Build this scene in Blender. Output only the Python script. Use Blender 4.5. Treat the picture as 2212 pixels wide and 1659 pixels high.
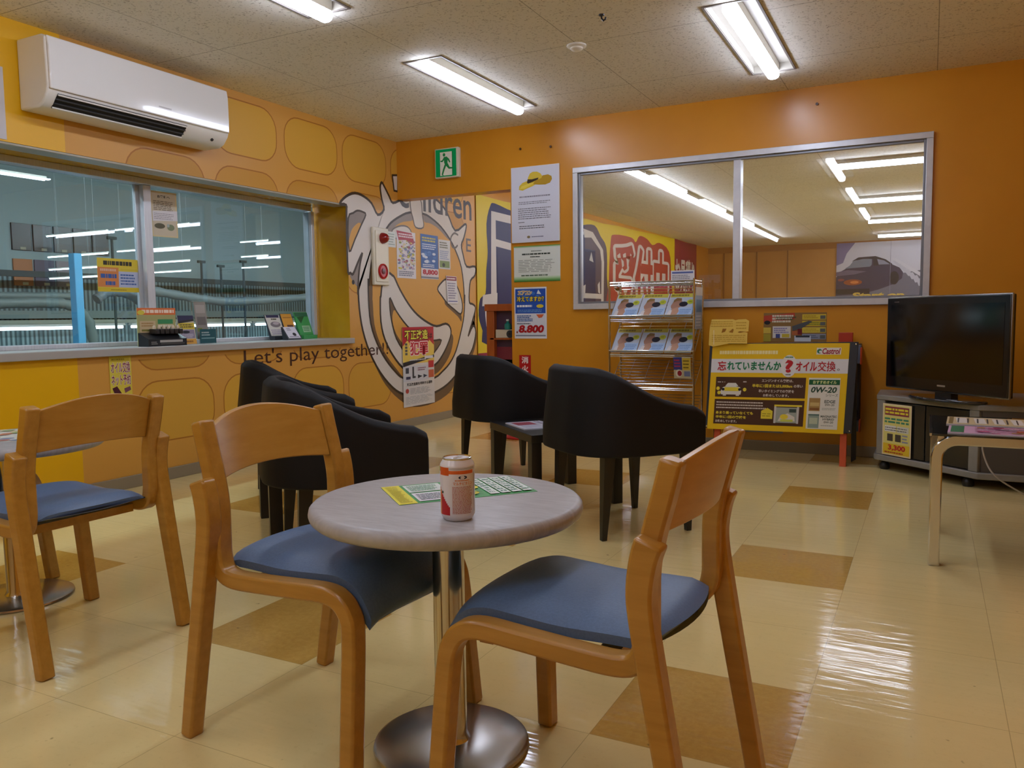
import bpy, bmesh, math, random
from mathutils import Vector, Matrix, Quaternion
for o in list(bpy.data.objects): bpy.data.objects.remove(o)
SC = bpy.context.scene
COL = SC.collection

# ---------------------------------------------------------------- camera, world, exposure
CAM_POS = Vector((4.266, -6.091, 1.0))
YAW, PITCH, ROLL = math.radians(27.240), math.radians(-4.712), math.radians(-0.691)
fw = Vector((-math.sin(YAW)*math.cos(PITCH), math.cos(YAW)*math.cos(PITCH), math.sin(PITCH)))
r0 = Vector((math.cos(YAW), math.sin(YAW), 0)); u0 = r0.cross(fw)
rt = math.cos(ROLL)*r0 + math.sin(ROLL)*u0
up = -math.sin(ROLL)*r0 + math.cos(ROLL)*u0
cd = bpy.data.cameras.new('camera'); cam = bpy.data.objects.new('camera', cd); COL.objects.link(cam)
m4 = Matrix((rt, up, -fw)).transposed().to_4x4(); m4.translation = CAM_POS
cam.matrix_world = m4
cd.sensor_width = 36.0; cd.lens = 1750.66/2212*36; cd.clip_start = 0.02; cd.clip_end = 100
SC.camera = cam
w = bpy.data.worlds.new('night'); SC.world = w; w.use_nodes = True
w.node_tree.nodes['Background'].inputs[0].default_value = (0.02, 0.025, 0.035, 1)
w.node_tree.nodes['Background'].inputs[1].default_value = 0.3
SC.view_settings.view_transform = 'Standard'; SC.view_settings.look = 'None'
SC.view_settings.exposure = 0.25; SC.view_settings.gamma = 1.0; SC.view_settings.use_curve_mapping = False
SC.cycles.use_denoising = True
SC.cycles.max_bounces = 8; SC.cycles.diffuse_bounces = 4; SC.cycles.glossy_bounces = 4
SC.cycles.transparent_max_bounces = 12; SC.cycles.sample_clamp_indirect = 6.0
SC.cycles.caustics_reflective = False; SC.cycles.caustics_refractive = False
LAMP = 24.0        # strength of the room's tube lamps
LAMP_SHOW = 25.0   # lamps of the next room
FILL_WORK = 85.0   # unseen lamps added to brighten the workshop

# ---------------------------------------------------------------- materials
def lin(h):
    h = h.lstrip('#'); out = []
    for i in (0, 2, 4):
        c = int(h[i:i+2], 16)/255
        out.append(c/12.92 if c <= 0.04045 else ((c+0.055)/1.055)**2.4)
    return tuple(out)+(1.0,)
MATS = {}
def mat(hexc, rough=0.55, metal=0.0, spec=0.5, name=None, coat=0.0):
    key = (hexc, rough, metal, spec, coat)
    if key in MATS: return MATS[key]
    m = bpy.data.materials.new(name or 'paint_'+hexc.strip('#')); m.use_nodes = True
    b = m.node_tree.nodes['Principled BSDF']
    b.inputs['Base Color'].default_value = lin(hexc); b.inputs['Roughness'].default_value = rough
    b.inputs['Metallic'].default_value = metal; b.inputs['Specular IOR Level'].default_value = spec
    b.inputs['Coat Weight'].default_value = coat
    MATS[key] = m; return m
def ink(h): return mat(h, 0.45, 0, 0.35)
def emit(hexc, strength, name):
    m = bpy.data.materials.new(name); m.use_nodes = True; nt = m.node_tree
    for n in list(nt.nodes): nt.nodes.remove(n)
    e = nt.nodes.new('ShaderNodeEmission'); o = nt.nodes.new('ShaderNodeOutputMaterial')
    e.inputs[0].default_value = lin(hexc); e.inputs[1].default_value = strength
    nt.links.new(e.outputs[0], o.inputs[0]); return m
def nodes(m):
    nt = m.node_tree; return nt, nt.nodes, nt.links, nt.nodes['Principled BSDF']
def mth(nt, op, a, b=None):
    n = nt.nodes.new('ShaderNodeMath'); n.operation = op
    for i, v in enumerate((a, b)):
        if v is None: continue
        if isinstance(v, (int, float)): n.inputs[i].default_value = v
        else: nt.links.new(v, n.inputs[i])
    return n.outputs[0]
def mixc(nt, fac, a, b):
    n = nt.nodes.new('ShaderNodeMix'); n.data_type = 'RGBA'
    if isinstance(fac, (int, float)): n.inputs[0].default_value = fac
    else: nt.links.new(fac, n.inputs[0])
    for i, v in ((6, a), (7, b)):
        if isinstance(v, tuple): n.inputs[i].default_value = v
        else: nt.links.new(v, n.inputs[i])
    return n.outputs[2]
def noise(nt, vec, scale, detail=3, rough=0.5):
    n = nt.nodes.new('ShaderNodeTexNoise'); n.inputs['Scale'].default_value = scale
    n.inputs['Detail'].default_value = detail; n.inputs['Roughness'].default_value = rough
    if vec is not None: nt.links.new(vec, n.inputs['Vector'])
    return n.outputs['Fac']
def mapping(nt, vec, scale=(1, 1, 1), rot=(0, 0, 0)):
    n = nt.nodes.new('ShaderNodeMapping'); n.inputs['Scale'].default_value = scale; n.inputs['Rotation'].default_value = rot
    nt.links.new(vec, n.inputs['Vector']); return n.outputs[0]
def ramp(nt, fac, lo, hi):
    n = nt.nodes.new('ShaderNodeMapRange'); n.inputs[1].default_value = lo; n.inputs[2].default_value = hi
    n.clamp = True; nt.links.new(fac, n.inputs[0]); return n.outputs[0]
def bump(nt, bsdf, h, strength, dist=0.01):
    n = nt.nodes.new('ShaderNodeBump'); n.inputs['Strength'].default_value = strength; n.inputs['Distance'].default_value = dist
    nt.links.new(h, n.inputs['Height']); nt.links.new(n.outputs[0], bsdf.inputs['Normal'])
def pos(nt): return nt.nodes.new('ShaderNodeNewGeometry').outputs['Position']
def objc(nt): return nt.nodes.new('ShaderNodeTexCoord').outputs['Object']
def xyz(nt, v):
    n = nt.nodes.new('ShaderNodeSeparateXYZ'); nt.links.new(v, n.inputs[0]); return n.outputs

def floor_mat():
    m = bpy.data.materials.new('vinyl_tile_floor'); m.use_nodes = True; nt, N, L, b = nodes(m)
    p = pos(nt); s = xyz(nt, p)
    T = 0.4483
    def cell(c, org):   # position within a three-tile period and distance to the nearest joint
        a = mth(nt, 'SUBTRACT', c, org-300*T)
        per = mth(nt, 'MODULO', a, 3*T); one = mth(nt, 'MODULO', a, T)
        edge = mth(nt, 'MINIMUM', one, mth(nt, 'SUBTRACT', T, one))
        return mth(nt, 'LESS_THAN', per, T), edge
    dx, ex = cell(s[0], 3.565); dy, ey = cell(s[1], -4.346)
    dark = mth(nt, 'MULTIPLY', dx, dy)
    n1 = noise(nt, p, 2.0, 4); n2 = noise(nt, p, 55, 5, 0.7); n3 = noise(nt, p, 26, 2)
    base = mixc(nt, ramp(nt, n1, .3, .7), lin('#e6d397'), lin('#dfca8b'))
    drk = mixc(nt, ramp(nt, n2, .35, .65), lin('#c5a052'), lin('#b99146'))
    c = mixc(nt, dark, base, drk)
    c = mixc(nt, mth(nt, 'MULTIPLY', ramp(nt, n2, .55, .8), 0.25), c, lin('#b59f68'))
    c = mixc(nt, mth(nt, 'MULTIPLY', ramp(nt, n3, .74, .80), 0.6), c, lin('#6d5836'))
    j = mth(nt, 'LESS_THAN', mth(nt, 'MINIMUM', ex, ey), 0.0010)
    c = mixc(nt, mth(nt, 'MULTIPLY', j, 0.45), c, lin('#80683c'))
    L.new(c, b.inputs['Base Color'])
    b.inputs['Roughness'].default_value = 0.085; b.inputs['Specular IOR Level'].default_value = 0.55
    h = noise(nt, mapping(nt, p, (2.2, 16, 1)), 1.6, 2)
    bump(nt, b, h, 0.10, 0.012)
    return m
def ceiling_mat(hx='#ece8de'):
    m = bpy.data.materials.new('ceiling_board'); m.use_nodes = True; nt, N, L, b = nodes(m)
    p = pos(nt); s = xyz(nt, p); T = 0.927
    def edge(c, org):
        one = mth(nt, 'MODULO', mth(nt, 'SUBTRACT', c, org-100*T), T)
        return mth(nt, 'MINIMUM', one, mth(nt, 'SUBTRACT', T, one))
    e = mth(nt, 'MINIMUM', edge(s[0], 0.56), edge(s[1], -0.70))
    n2 = noise(nt, p, 75, 2, 0.6)
    c = mixc(nt, mth(nt, 'MULTIPLY', ramp(nt, n2, .58, .66), 0.5), lin(hx), lin('#7d7462'))
    c = mixc(nt, mth(nt, 'MULTIPLY', mth(nt, 'LESS_THAN', e, 0.0025), 0.6), c, lin('#6b6455'))
    L.new(c, b.inputs['Base Color']); b.inputs['Roughness'].default_value = 0.85
    bump(nt, b, n2, 0.2, 0.004); return m
def wood_mat(name, a, bcol, scale=(3, 40, 40), rough=0.32):
    m = bpy.data.materials.new(name); m.use_nodes = True; nt, N, L, b = nodes(m)
    o = mapping(nt, objc(nt), scale)
    n = noise(nt, o, 1.0, 5, 0.6); n2 = noise(nt, objc(nt), 4, 2)
    c = mixc(nt, ramp(nt, n, .3, .7), lin(a), lin(bcol))
    c = mixc(nt, mth(nt, 'MULTIPLY', ramp(nt, n2, .4, .7), .3), c, lin(bcol))
    L.new(c, b.inputs['Base Color']); b.inputs['Roughness'].default_value = rough
    b.inputs['Coat Weight'].default_value = 0.25; b.inputs['Coat Roughness'].default_value = 0.25
    return m
def noisy(name, a, bcol, scale, rough=0.5, spec=0.5, bstr=0.0, metal=0, det=4, mp=(1, 1, 1), lo=.35, hi=.65):
    m = bpy.data.materials.new(name); m.use_nodes = True; nt, N, L, b = nodes(m)
    n = noise(nt, mapping(nt, objc(nt), mp), scale, det, 0.6)
    L.new(mixc(nt, ramp(nt, n, lo, hi), lin(a), lin(bcol)), b.inputs['Base Color'])
    b.inputs['Roughness'].default_value = rough; b.inputs['Specular IOR Level'].default_value = spec; b.inputs['Metallic'].default_value = metal
    if bstr: bump(nt, b, n, bstr, 0.003)
    return m
def glass_mat(name, tint, r0_=0.05, gloss=(1, 1, 1, 1)):
    m = bpy.data.materials.new(name); m.use_nodes = True; nt = m.node_tree
    for n in list(nt.nodes): nt.nodes.remove(n)
    out = nt.nodes.new('ShaderNodeOutputMaterial'); tr = nt.nodes.new('ShaderNodeBsdfTransparent'); gl = nt.nodes.new('ShaderNodeBsdfGlossy')
    tr.inputs[0].default_value = tint; gl.inputs[0].default_value = gloss; gl.inputs['Roughness'].default_value = 0.0
    lw = nt.nodes.new('ShaderNodeLayerWeight'); lw.inputs[0].default_value = 0.5
    f = mth(nt, 'ADD', mth(nt, 'MULTIPLY', mth(nt, 'POWER', lw.outputs['Facing'], 5.0), 1-r0_), r0_)
    mx = nt.nodes.new('ShaderNodeMixShader'); nt.links.new(f, mx.inputs[0]); nt.links.new(tr.outputs[0], mx.inputs[1]); nt.links.new(gl.outputs[0], mx.inputs[2])
    nt.links.new(mx.outputs[0], out.inputs[0]); return m

M_FLOOR = floor_mat(); M_CEIL = ceiling_mat(); M_CEIL2 = ceiling_mat('#e4e0d6')
M_ORANGE = noisy('orange_wall_paint', '#d08e22', '#c9861d', 1.5, 0.30, 0.5)
M_YELLOW = mat('#e3ad06', 0.35); M_MURAL = mat('#cf973f', 0.42)
M_SOFFIT = noisy('yellow_reveal_panel', '#c9971a', '#bb8712', 2.5, 0.16, 0.6)
M_WALL = mat('#c9a35e', 0.5)
M_ALU = noisy('brushed_aluminium', '#d3d5da', '#c6c8cf', 8, 0.32, 0.5, metal=0.3, mp=(1, 30, 1))
M_STEEL = mat('#cfcdc8', 0.16, 1.0, name='polished_steel'); M_CHROME = mat('#d6d8dc', 0.12, 1.0, name='chrome')
M_BASE = mat('#8c7f68', 0.45)
M_WOOD = wood_mat('beech_plywood', '#bc8b3a', '#a77729'); M_WOODB = wood_mat('beech_veneer', '#c39342', '#b07f2f', (30, 4, 30))
M_BLUE = noisy('blue_vinyl', '#566f93', '#4f6788', 180, 0.42, 0.45, 0.15)
M_BLACKF = noisy('black_upholstery', '#0e0e10', '#0b0b0c', 300, 0.62, 0.3, 0.25)
M_BLACKW = wood_mat('black_stained_wood', '#100d0c', '#0b0908', (2, 40, 40), 0.4)
M_LAM = noisy('grey_wood_laminate', '#b3b3b5', '#a3a2a4', 6, 0.35, 0.5, mp=(3, 18, 1))
M_WHITE = mat('#e6e3da', 0.35); M_IVORY = mat('#d9d3bf', 0.4); M_PAPER = mat('#dcdce4', 0.6, 0, 0.3)
M_BLACK = mat('#141416', 0.35); M_DARK = mat('#23262c', 0.45); M_GREYM = noisy('grey_stand_laminate', '#8b8881', '#7e7b75', 5, 0.4)
M_SCREEN = mat('#060607', 0.10, 0, 0.6, name='dark_screen')
M_GLASS_B = glass_mat('office_glass', (0.93, 0.94, 0.93, 1), 0.075)
M_GLASS_L = glass_mat('teal_glass', (0.76, 0.85, 0.885, 1), 0.045)
M_ACRYL = glass_mat('clear_acrylic', (0.90, 0.94, 0.95, 1), 0.08)
M_TUBE = emit('#e2eaff', LAMP, 'lit_tube'); M_TUBE2 = emit('#e2eaff', LAMP_SHOW, 'lit_tube_showroom'); M_TUBE4 = emit('#f4fbff', 7.0, 'lit_tube_bench'); M_TUBE3 = emit('#f4fbff', FILL_WORK, 'fill_tube_workshop')

# ---------------------------------------------------------------- geometry helpers
class MB:
    def __init__(s): s.bm = bmesh.new(); s.mats = []
    def mi(s, m):
        if m not in s.mats: s.mats.append(m)
        return s.mats.index(m)
    def face(s, pts, m, smooth=False):
        f = s.bm.faces.new([s.bm.verts.new(p) for p in pts]); f.material_index = s.mi(m); f.smooth = smooth; return f
    def grid(s, rows, m, smooth=True, closed=False, cap=False):
        vr = [[s.bm.verts.new(p) for p in r] for r in rows]; k = s.mi(m); n = len(vr[0])
        for a, b in zip(vr, vr[1:]):
            for i in range(n if closed else n-1):
                j = (i+1) % n
                try:
                    f = s.bm.faces.new((a[i], a[j], b[j], b[i])); f.material_index = k; f.smooth = smooth
                except ValueError: pass
        if cap:
            for r in (vr[0][::-1], vr[-1]):
                f = s.bm.faces.new(r); f.material_index = k
        return vr
    def box(s, lo, hi, m, M=None):
        x0, y0, z0 = lo; x1, y1, z1 = hi
        c = [Vector(p) for p in ((x0,y0,z0),(x1,y0,z0),(x1,y1,z0),(x0,y1,z0),(x0,y0,z1),(x1,y0,z1),(x1,y1,z1),(x0,y1,z1))]
        if M is not None: c = [M @ v for v in c]
        v = [s.bm.verts.new(p) for p in c]; k = s.mi(m)
        for q in ((0,3,2,1),(4,5,6,7),(0,1,5,4),(1,2,6,5),(2,3,7,6),(3,0,4,7)):
            f = s.bm.faces.new([v[i] for i in q]); f.material_index = k
        return s
    def prism(s, pts, d, m, smooth=False):      # pts: 3D polygon, d: extrusion vector
        d = Vector(d); a = [Vector(p) for p in pts]; b = [p+d for p in a]; k = s.mi(m)
        va = [s.bm.verts.new(p) for p in a]; vb = [s.bm.verts.new(p) for p in b]; n = len(a)
        f = s.bm.faces.new(va[::-1]); f.material_index = k
        f = s.bm.faces.new(vb); f.material_index = k
        for i in range(n):
            j = (i+1) % n
            f = s.bm.faces.new((va[i], va[j], vb[j], vb[i])); f.material_index = k; f.smooth = smooth
        return s
    def tube(s, path, r, m, seg=10, rs=None, ry=None):
        path = [Vector(p) for p in path]; rows = []; prev = None
        for i, p in enumerate(path):
            t = (path[min(i+1, len(path)-1)]-path[max(i-1, 0)]).normalized()
            if prev is None:
                a = Vector((0, 0, 1)) if abs(t.z) < .9 else Vector((1, 0, 0)); n = (a-t*a.dot(t)).normalized()
            else: n = (prev-t*prev.dot(t)).normalized()
            prev = n; b = t.cross(n); rr = rs[i] if rs else r; r2 = ry if ry else rr
            rows.append([p+n*rr*math.cos(q)+b*r2*math.sin(q) for q in [2*math.pi*k/seg for k in range(seg)]])
        s.grid(rows, m, True, True, True); return s
    def lathe(s, prof, m, seg=40, c=(0, 0)):
        rows = [[Vector((c[0]+r*math.cos(2*math.pi*k/seg), c[1]+r*math.sin(2*math.pi*k/seg), z)) for k in range(seg)] for r, z in prof]
        s.grid(rows, m, True, True, True); return s
    def obj(s, name, parent=None, bevel=0.0, seg=2, sub=0, loc=None, ang=40, sharp=True):
        me = bpy.data.meshes.new(name)
        bmesh.ops.recalc_face_normals(s.bm, faces=s.bm.faces) if s.recalc else None
        s.bm.to_mesh(me); s.bm.free()
        for m in s.mats: me.materials.append(m)
        if sharp: me.set_sharp_from_angle(angle=math.radians(ang))
        o = bpy.data.objects.new(name, me); COL.objects.link(o)
        if parent is not None: o.parent = parent
        if loc is not None: o.location = loc
        if bevel:
            b = o.modifiers.new('bevel', 'BEVEL'); b.width = bevel; b.segments = seg; b.limit_method = 'ANGLE'; b.angle_limit = math.radians(35); b.harden_normals = False
        if sub:
            b = o.modifiers.new('subsurf', 'SUBSURF'); b.levels = sub; b.render_levels = sub
        return o
    recalc = True
def tag(o, label, cat, group=None):
    o['label'] = label; o['category'] = cat
    if group: o['group'] = group
    return o
def struct(o): o['kind'] = 'structure'; return o
def root(name, label, cat, loc=(0, 0, 0), rz=0.0, group=None):
    o = bpy.data.objects.new(name, None); o.empty_display_size = 0.1; COL.objects.link(o); o.location = loc; o.rotation_euler = (0, 0, rz)
    return tag(o, label, cat, group)
def copy_tree(r, loc, rz, label=None):
    c = r.copy(); COL.objects.link(c); c.location = loc; c.rotation_euler = (0, 0, rz)
    if label: c['label'] = label
    for ch in list(r.children):
        k = ch.copy(); COL.objects.link(k); k.parent = c
        for g in list(ch.children):
            q = g.copy(); COL.objects.link(q); q.parent = k
    return c
def catmull(pts, n=4, closed=True):
    out = []; N = len(pts)
    for i in range(N if closed else N-1):
        g = lambda j: Vector(pts[j % N]) if closed else Vector(pts[max(0, min(N-1, j))])
        p0, p1, p2, p3 = g(i-1), g(i), g(i+1), g(i+2)
        for k in range(n):
            t = k/n
            out.append(0.5*((2*p1)+(p2-p0)*t+(2*p0-5*p1+4*p2-p3)*t*t+(3*p1-p0-3*p2+p3)*t**3))
    if not closed: out.append(Vector(pts[-1]))
    return out
_T = {}
def glyphs(body, off=0.0, shear=0.0):
    k = (body, off, shear)
    if k in _T: return _T[k]
    c = bpy.data.curves.new('t', 'FONT'); c.body = body; c.offset = off; c.shear = shear; c.resolution_u = 3
    o = bpy.data.objects.new('t', c); COL.objects.link(o)
    dg = bpy.context.evaluated_depsgraph_get(); dg.update()
    me = bpy.data.meshes.new_from_object(o.evaluated_get(dg))
    vs = [(v.co.x, v.co.y) for v in me.vertices]; fs = [tuple(p.vertices) for p in me.polygons]
    bpy.data.objects.remove(o); bpy.data.curves.remove(c); bpy.data.meshes.remove(me)
    xs = [v[0] for v in vs] or [0, 1]; ys = [v[1] for v in vs] or [0, 1]
    _T[k] = (vs, fs, min(xs), min(ys), max(xs), max(ys)); return _T[k]
class Gfx:
    """flat printing on a surface: u to the right 0..1, v downward 0..1, l = layer"""
    def __init__(s, mb, fn): s.mb = mb; s.f0 = fn; s.n = 0
    def fn(s, u, v, l): return s.f0(u, v, l+s.n*.012)
    def poly(s, pts, c, l=1):
        s.n += 1; s.mb.face([s.fn(u, v, l) for u, v in pts], ink(c) if isinstance(c, str) else c)
    def rect(s, a, b, c, d, col, l=1, n=1):
        for i in range(n):
            p, q = a+(c-a)*i/n, a+(c-a)*(i+1)/n
            s.poly([(p, d), (q, d), (q, b), (p, b)], col, l)
    def ell(s, cu, cv, ru, rv, col, l=1, n=20, a0=0.0): s.poly([(cu+ru*math.cos(a0+2*math.pi*k/n), cv-rv*math.sin(a0+2*math.pi*k/n)) for k in range(n)], col, l)
    def text(s, body, a, b, c, d, col, l=2, bold=0.02, shear=0.0, ref=None):
        vs, fs, x0, y0, x1, y1 = glyphs(body, bold, shear)
        if ref is not None: _, _, x0, y0, x1, y1 = glyphs(body, ref, shear)
        s.n += 1; m = ink(col) if isinstance(col, str) else col; k = s.mb.mi(m)
        V = [s.mb.bm.verts.new(s.fn(a+(c-a)*(x-x0)/(x1-x0), d-(d-b)*(y-y0)/(y1-y0), l)) for x, y in vs]
        for f in fs:
            try:
                q = s.mb.bm.faces.new([V[i] for i in f]); q.material_index = k
            except ValueError: pass
    def otext(s, body, a, b, c, d, col, out, l=2, bold=.015, o=(.012, .012), shear=0.0):
        for k in range(8): q = math.pi*k/4; dx, dy = o[0]*math.cos(q), o[1]*math.sin(q); s.text(body, a+dx, b+dy, c+dx, d+dy, out, l, bold, shear)
        s.text(body, a, b, c, d, col, l+1, bold, shear)
    def lines(s, a, b, c, d, n, col, l=2, fill=0.5, seed=1, word=0.05, ragged=0.25):
        R = random.Random(seed); h = (d-b)/n
        for i in range(n):
            v0 = b+h*i+h*(1-fill)/2; u = a; end = c-(c-a)*R.random()*ragged
            while u < end:
                wd = min(end-u, word*(0.4+R.random())*(c-a)*2)
                if wd > 0.004: s.rect(u, v0, u+wd, v0+h*fill, col, l)
                u += wd+word*0.35*(c-a)
    def stroke(s, pts, wid, asp, col, l=1, closed=True):
        n = len(pts)
        for i in range(n if closed else n-1):
            a, b = Vector(pts[i]), Vector(pts[(i+1) % n]); t = Vector(((b-a).x*asp, (b-a).y))
            if t.length < 1e-6: continue
            t.normalize(); nn = Vector((-t.y/asp, t.x))*wid/2; e = Vector((t.x/asp, t.y))*wid*.35
            s.poly([tuple(a-e+nn), tuple(a-e-nn), tuple(b+e-nn), tuple(b+e+nn)], col, l)
def plane_fn(o, U, V, step=0.0005):
    o, U, V = Vector(o), Vector(U), Vector(V); N = U.cross(-V).normalized()      # V points down
    return lambda u, v, l: o+U*u+V*v+N*(step*l)
def sheet(name, o, U, V, base, label, cat, draw=None, group=None, t=0.0015, parent=None, part=False):
    """a printed sheet: o = top-left corner of the face, U along the top edge, V down the left edge"""
    o, U, V = Vector(o), Vector(U), Vector(V); N = U.cross(-V).normalized(); mb = MB()
    mb.prism([o, o+V, o+U+V, o+U], -N*t, ink(base) if isinstance(base, str) else base); mb.recalc = False
    g = Gfx(mb, plane_fn(o, U, V))
    if draw: draw(g)
    ob = mb.obj(name, parent, sharp=False)
    return ob if part else tag(ob, label, cat, group)
def slab(fn, us, vs, holes, matf, back=None, side=None, t=1.0):
    """fn(u, v, d): d 0 front, 1 back"""
    mb = MB(); us = sorted(set(us)); vs = sorted(set(vs))
    inh = lambda u, v: any(a < u < c and b < v < d for a, b, c, d in holes)
    for a, c in zip(us, us[1:]):
        for b, d in zip(vs, vs[1:]):
            mu, mv = (a+c)/2, (b+d)/2
            if inh(mu, mv): continue
            mb.face([fn(a, b, 0), fn(c, b, 0), fn(c, d, 0), fn(a, d, 0)], matf(mu, mv))
            mb.face([fn(a, b, 1), fn(a, d, 1), fn(c, d, 1), fn(c, b, 1)], (back or matf)(mu, mv))
    for a, b, c, d in holes:
        for i, (p, q) in enumerate((((a, b), (c, b)), ((c, b), (c, d)), ((c, d), (a, d)), ((a, d), (a, b)))):
            mb.face([fn(*p, 0), fn(*q, 0), fn(*q, 1), fn(*p, 1)], side(i) if side else matf((a+c)/2, (b+d)/2))
    mb.recalc = False
    return mb
# ================================================================ the room shell
H = 2.566; X1 = 5.03; YF = -9.2; YB = 11.5
LIGHTS = [(x, y) for x in (1.487, 3.325) for y in (-1.17, -3.355, -5.54, -7.73)]
WIN_L = (-4.75, 0.80, -0.721, 1.935)       # service window: y0 z0 y1 z1
mb = MB(); mb.box((0, YF, -0.1), (X1, 0, 0), M_FLOOR); mb.box((0, 0, -0.1), (9, YB, 0), M_FLOOR); struct(mb.obj('floor'))
holes = [(x-.128, y-.655, x+.128, y+.655) for x, y in LIGHTS]
us = [0, X1]+[h[i] for h in holes for i in (0, 2)]; vs = [YF, 0]+[h[i] for h in holes for i in (1, 3)]
mb = slab(lambda u, v, d: Vector((u, v, H+0.09*d)), us, vs, holes, lambda u, v: M_CEIL); mb.recalc = False; struct(mb.obj('ceiling', sharp=False))
def wl(u, v): return M_YELLOW if u < -3.153 else (M_MURAL if u < 1.39 else M_ORANGE)
mb = slab(lambda u, v, d: Vector((-0.36*d, u, v)), [YF, WIN_L[0], -3.153, WIN_L[2], 0, 1.39, YB], [0, WIN_L[1], WIN_L[3], H], [WIN_L], wl,
          back=lambda u, v: M_WALL, side=lambda i: M_SOFFIT)
# ---- the printed mural on the left wall
def wallfn(u, v, l): return Vector((0.00012*l, u, v))      # u = y, v = z in metres
G = Gfx(mb, wallfn)
def rr(y0, z0, y1, z1, r=0.15):
    out = []
    for cy, cz, a in ((y1-r, z1-r, 0), (y0+r, z1-r, 90), (y0+r, z0+r, 180), (y1-r, z0+r, 270)):
        for k in range(7):
            t = math.radians(a+15*k); out.append((cy+r*math.cos(t), cz+r*math.sin(t)))
    return out
cols = [(-3.44, -2.86), (-2.775, -2.19), (-2.095, -1.51), (-1.42, -0.83), (-0.755, -0.17), (-0.09, 0.49), (0.58, 1.16)]
rows = [(2.14, 2.505), (1.68, 2.045), (1.22, 1.585), (0.705, 1.09), (0.255, 0.625)]
def clipz(y0, z0, y1, z1):
    r = (y0, z0, y1, z1); a, b, c, d = WIN_L
    if c > y0 and a < y1 and d > z0 and b < z1:
        if z1 > d and z0 < d: return (y0, d, y1, z1)
        if z0 < b and z1 > b: return (y0, z0, y1, b)
        if y1 > c and y0 < c: return (c, z0, y1, z1)
        return None
    return r
def clip_poly(p, z_lo=None, z_hi=None, y_lo=None):
    out = []
    out = list(p)
    for axis, lim, keep_gt in ((1, z_lo, True), (1, z_hi, False), (0, y_lo, True)):
        if lim is None: continue
        src, out = out, []
        for i in range(len(src)):
            a, b = src[i], src[(i+1) % len(src)]
            ina = (a[axis] >= lim) == keep_gt; inb = (b[axis] >= lim) == keep_gt
            if ina: out.append(a)
            if ina != inb:
                t = (lim-a[axis])/(b[axis]-a[axis]); out.append((a[0]+(b[0]-a[0])*t, a[1]+(b[1]-a[1])*t))
        if not out: return out
    return out
CELLC = ['#d2a038', '#c89236', '#cf9c38', '#c48e34', '#d4a33a', '#c08c34']
for j, (z0, z1) in enumerate(rows):
    for i, (y0, y1) in enumerate(cols):
        if y0 < -3.153: continue
        a, b, c, d = WIN_L; kw = {}
        if y0 < c:
            if z1 <= b or z0 >= d: pass
            elif z0 < d < z1: kw = dict(z_lo=d+.002)
            elif z0 < b < z1: kw = dict(z_hi=b-.03)
            elif y1 > c: kw = dict(y_lo=c+.002)
            else: continue
        o_ = clip_poly(rr(y0-.009, z0-.009, y1+.009, z1+.009, .158), **kw); p_ = clip_poly(rr(y0, z0, y1, z1), **kw)
        if len(p_) > 2:
            G.poly(o_, '#a86c22', 1); G.poly(p_, CELLC[(i*2+j*3) % 6], 2)
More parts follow.
